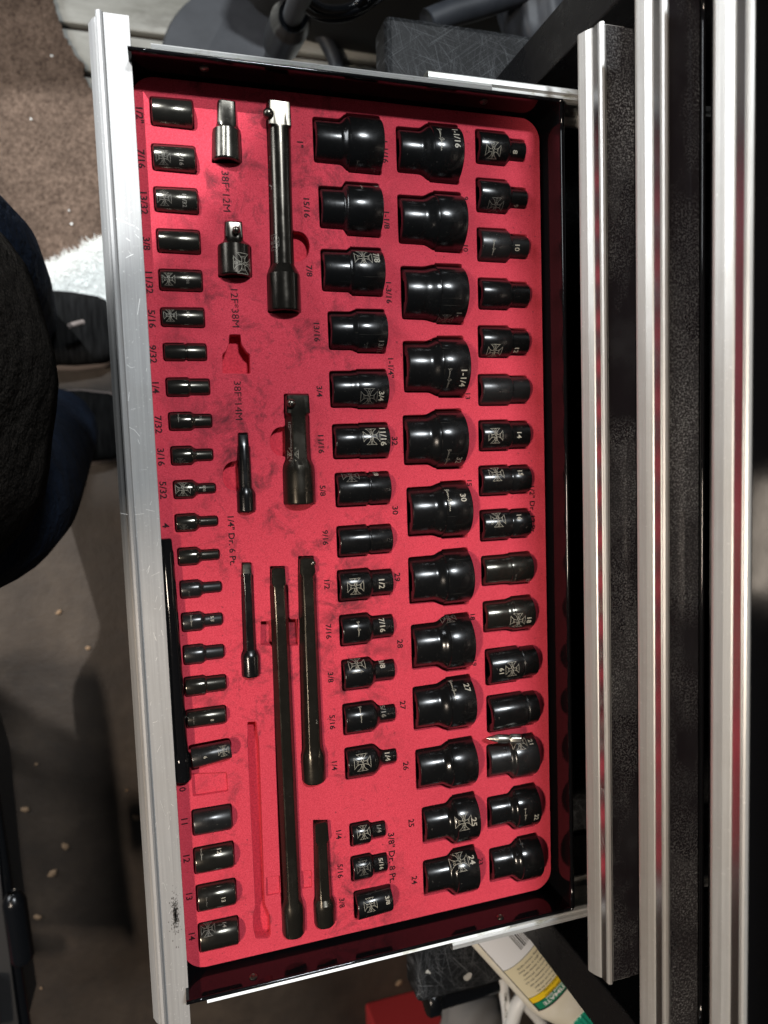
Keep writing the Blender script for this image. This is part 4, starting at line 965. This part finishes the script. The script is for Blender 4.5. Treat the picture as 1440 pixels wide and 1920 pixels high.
tube('rim_handle', [(Rd * .93 * math.cos(a), Rd * .93 * math.sin(a), .028) for a in [R_(d) for d in range(-72, 70, 12)]], .0115, GPLAS, stand, 14)
pb = at(505, 150, ZF + .03) - sv; pm = at(527, 78, -0.42) - sv; pt_ = at(545, 40, -0.36) - sv; pe = at(585, -60, -0.16) - sv
tube('pole', [pb, pm], .0150, BPLAS, stand, 20)
tube('collar', [pm - (pt_ - pm) * .35, pm, pt_, pt_ + (pe - pt_) * .14], [.014, .0215, .022, .015], BPLAS, stand, 24)
tube('upper_pole', [pt_, pe, pe + (pe - pt_)], .0105, GPLAS, stand, 20)
# loops of cable over the stand
for i, (pts, r) in enumerate((([(560, 0, -.25), (590, 24, -.28), (640, 26, -.30), (690, 8, -.30), (720, -30, -.28)], .0042), ([(565, -10, -.25), (610, 16, -.28), (660, 12, -.30), (700, -20, -.28)], .0042), ([(552, 5, -.26), (600, 36, -.29), (660, 34, -.31), (730, -12, -.30)], .0020))):
    o = tube('cable_loop', [at(*p) for p in pts], r, BPLAS, None, 10)
    put(o, ['thick black cable loop hanging lowest beside the stand pole', 'black cable loop tucked above the lowest one beside the stand pole', 'thin black wire curving under the cable loops'][i], 'cable')
# dark hose, and a dark lump added for the floor shadow
o = tube('hose', [at(800, 44, -.33), at(850, 24, -.33), at(900, 10, -.33), at(980, -20, -.33), at(1060, -60, -.33)], .014, GPLAS, None, 16)
put(o, 'thick dark blue-black hose running behind the scratched ledge', 'hose')
def lump(name, px, py, z, s, mat, seed, lab, cat):
    rnd = random.Random(seed); bm = bmesh.new(); bmesh.ops.create_icosphere(bm, subdivisions=4, radius=1)
    ph = [rnd.uniform(0, 6) for _ in range(6)]
    for v_ in bm.verts:
        c = v_.co; k_ = 1 + .10 * math.sin(3 * c.x + ph[0]) + .08 * math.sin(5 * c.y + ph[1]) + .05 * math.sin(9 * c.z + 6 * c.x + ph[2]); v_.co = Vector((c.x * s[0] * k_, c.y * s[1] * k_, max(c.z, -.6) * s[2] * k_))
    o = bm_obj(name, bm, mat, None, True); o.location = at(px, py, z); return put(o, lab, cat)
lump('shade_lump', 905, -48, ZF + .10, (.33, .10, .15), simple('shade_black', (0.010, 0.010, 0.010), 0.9).m, 5, 'added dark lump for the floor shadow behind the scratched ledge', 'shade filler')
lump('navy_cloth', 668, 42, ZF + .01, (.075, .035, .022), simple('navy_cloth', (0.012, 0.014, 0.022), 0.95).m, 8, 'dark navy rag lying on the grey boards near the stand', 'rag')
lump('grey_cushion', 1010, 28, -.36, (.05, .06, .05), GPLAS, 2, 'dark grey rounded pad beside the chest corner post', 'pad')

# ------------------------------------------------------------------ cart at the lower left
ct = at(15, 1700, -0.40)
cart = empty('low_cart', (ct.x - .1, ct.y, ZF), 'dark grey low cart with a black rubber bumper at the left edge', 'cart')
cv = Vector(cart.location)
P = [at(x, y, -.42) - cv for x, y in ((-40, 1390), (-18, 1460), (-8, 1560), (6, 1700), (22, 1830), (40, 1960), (-200, 1960), (-200, 1350))]
n = len(P); v = [tuple(p) for p in P] + [(p.x, p.y, p.z - .10) for p in P]
o = link('deck', mesh('deck', v, [tuple(range(n))] + [(i, i + n, (i + 1) % n + n, (i + 1) % n) for i in range(n)] + [tuple(reversed(range(n, 2 * n)))]), simple('dark_grey_deck', (0.014, 0.0135, 0.0135), 0.6).m, cart)
tube('rubber_bumper', [at(24, 1672, -.405) - cv, at(27, 1690, -.405) - cv, at(34, 1740, -.405) - cv, at(42, 1795, -.405) - cv, at(44, 1805, -.405) - cv], [.006, .0125, .0125, .0125, .006], BPLAS, cart, 16)
for x_, y_ in ((10, 1500), (30, 1900)):
    pp = at(x_ - 60, y_, -.5) - cv; tube('leg', [pp + Vector((0, 0, .0)), Vector((pp.x, pp.y, 0.0))], .014, BPLAS, cart, 12)
tube('side_rail', [at(-12, 1490, -.43) - cv, at(10, 1640, -.43) - cv, at(34, 1830, -.43) - cv, at(54, 1960, -.43) - cv], .006, BPLAS, cart, 10)
fp = at(-5, 1880, -.41); o = box('red_case', fp + Vector((-.09, -.03, -.008)), fp + Vector((.0, .03, .02)), simple('dull_red', (0.18, 0.015, 0.02), 0.5).m, None, .004); put(o, 'dull red case corner on the cart at the left edge', 'case')

# ------------------------------------------------------------------ glue bottle, cables, red box at the bottom
zb_ = -0.128
A = at(925, 1722, zb_); B = at(1068, 1884, zb_); ax = (B - A); L = ax.length
bot = empty('glue_bottle', (A.x, A.y, -0.15), 'cream wood glue bottle with a green ribbed cap lying under the drawer slide', 'bottle', None, math.atan2(ax.y, ax.x))
def oval(x, ry, rz, n=40, off=0): return [(x, ry * math.copysign(abs(math.cos(2 * math.pi * j / n)) ** .9, math.cos(2 * math.pi * j / n)), off + rz * math.sin(2 * math.pi * j / n)) for j in range(n)]
RY, RZ = .0305, .0180
st = [(-.012, .80, .8), (-.008, .95, .95), (0, 1, 1), (L * .40, 1, 1), (L * .70, 1, 1), (L * .80, .99, 1.0), (L * .88, .93, .98), (L * .94, .84, .95), (L * 1.0, .76, .92), (L * 1.06, .68, .88), (L * 1.10, .64, .85)]
loft('bottle_body', [oval(x, RY * a, RZ * b, off=RZ + .001) for x, a, b in st], CREAM, bot, 40)
rg = []; n = 48
for x, r in ((L * 1.02, .0148), (L * 1.03, .0160), (L * 1.16, .0160), (L * 1.17, .0150)):
    rg.append([(x, (r + (.0006 if j % 2 else 0)) * math.cos(2 * math.pi * j / n) , RZ + .002 + (r + (.0006 if j % 2 else 0)) * math.sin(2 * math.pi * j / n)) for j in range(n)])
cap_ = loft('ribbed_cap', rg, simple('green_plastic', (0.012, 0.30, 0.19), 0.4).m, bot, 48); 
cap_.data.polygons.foreach_set('use_smooth', [False] * len(cap_.data.polygons))
# label wrapped on the upper side: s = across, x = along
def bsurf(x, s, lift=.0003):
    """s in -1..1 across the visible top"""
    a = math.pi / 2 - s * 1.25; c, q_ = math.cos(a), math.sin(a)
    return (x, (RY + lift) * math.copysign(abs(c) ** .9, c), RZ + .001 + (RZ + lift) * q_)
def bpatch(name, x0, x1, s0, s1, mat, lift, par, n=14, bow=0.0):
    v = []; f = []
    for i in range(n + 1):
        s = s0 + (s1 - s0) * i / n; b_ = bow * (1 - s * s)
        for x in (x0, x1): v.append(bsurf(x + b_, s, lift))
    for i in range(n): f.append((2 * i, 2 * i + 1, 2 * i + 3, 2 * i + 2))
    return link(name, mesh(name, v, f), mat, par, True)
WHL = simple('label_white', (0.84, 0.86, 0.90), 0.4).m; TAN = simple('label_tan', (0.76, 0.69, 0.48), 0.45).m; YEL = simple('label_yellow', (0.90, 0.62, 0.02), 0.4).m; GRN = simple('label_green', (0.01, 0.22, 0.11), 0.4).m; BLK = simple('label_black', (0.012, 0.012, 0.012), 0.4).m; WTX = simple('label_white_print', (0.8, 0.8, 0.78), 0.4).m
lab = bpatch('label', -.004, L * .765, -.70, 1.0, BLK, .00015, bot)
x1, x2, x3, x4 = L * .30, L * .615, L * .675, L * .75
bpatch('label_field', -.003, x1, -.66, 1.0, WHL, .0003, lab); bpatch('label_field', x1 + .0006, x2, -.66, 1.0, TAN, .0003, lab); bpatch('label_field', x2 + .0006, x3, -.66, 1.0, YEL, .0003, lab); bpatch('label_field', x3 + .0006, x4, -.62, 1.0, GRN, .0003, lab)
bm = bmesh.new(); rb = random.Random(2); s_ = .02
while s_ < .92:
    wd_ = rb.choice((.010, .018, .028)); v = [bm.verts.new(bsurf(x, s, .0005)) for x, s in ((L * .03, s_), (L * .24, s_), (L * .24, s_ + wd_), (L * .03, s_ + wd_))]; bm.faces.new(v); s_ += wd_ + rb.choice((.012, .022, .030))
bm_obj('barcode', bm, BLK, lab)
def btext(s, x, s0, size, mat, name='label_text', bold=.01):
    sh = text2d(s, size, bold)      # reads across the bottle, upside down towards the camera
    v = [bsurf(x + b_, s0 - a_ / (RY * 1.15), .0006) for a_, b_ in sh[0]]
    link(name, mesh(name, v, sh[1]), mat, lab)
for i, ln_ in enumerate(('All surfaces must be dry,', 'clean and free of old glue.', 'Apply a generous amount and', 'clamp for 30 minutes. Do not', 'stress new joint for 24 hours.', 'Clean up with a damp cloth', 'while the glue is wet. Keep', 'from freezing. Close tightly.')):
    btext(ln_, x2 - .0030 - i * (x2 - x1 - .004) / 8, .10 + .03 * (i % 3), .0019, BLK)
btext('Type I water resistance', x3 - .0016, .10, .0016, BLK); btext('Indirect food contact', x2 + .0021, .10, .0016, BLK)
btext('III ULTIMATE', x3 + .0056, .12, .0042, WTX, bold=.03); btext('Wood Glue', x3 + .0015, .0, .0024, WTX, bold=.02)
# white cables under the bottle
o = tube('power_cord', [at(944, 1830, -.20), at(945, 1860, -.20), at(950, 1895, -.20), at(955, 1960, -.22)], .0055, WHITEC, None, 14); put(o, 'white cord with printed letters hanging straight down beside the glue bottle', 'cord')
cord0 = o
o = tube('power_cord', [at(990, 1840, -.19), at(985, 1862, -.19), at(968, 1890, -.19), at(955, 1940, -.20)], .0075, WHITEC, None, 14); put(o, 'thick white cord bending left under the glue bottle', 'cord')
o = tube('power_cord', [at(970, 1850, -.21), at(985, 1880, -.21), at(1010, 1910, -.21), at(1040, 1960, -.21)], .0065, WHITEC, None, 14); put(o, 'white cord running right beneath the glue bottle neck', 'cord')
sh = text2d('OMNIDATA', .0034, .01); c0_ = at(948, 1885, -.1942)
print_flat('cord_print', sh, (c0_.x, c0_.y, c0_.z), MARKD, cord0, z=0.0006, rz=-math.pi / 2)
fr = at(775, 1962, ZF + .1); o = box('red_box', fr + Vector((-.05, -.06, -.10)), fr + Vector((.06, .008, 0)), simple('red_card', (0.35, 0.02, 0.02), 0.6).m, None, .004); put(o, 'red box corner on the floor below the base ledge', 'box')
lump('grey_cloth', 890, 1915, -.45, (.05, .04, .04), simple('grey_cloth', (0.16, 0.15, 0.14), 0.9).m, 12, 'grey crumpled cloth between the red box and the white cords', 'cloth')
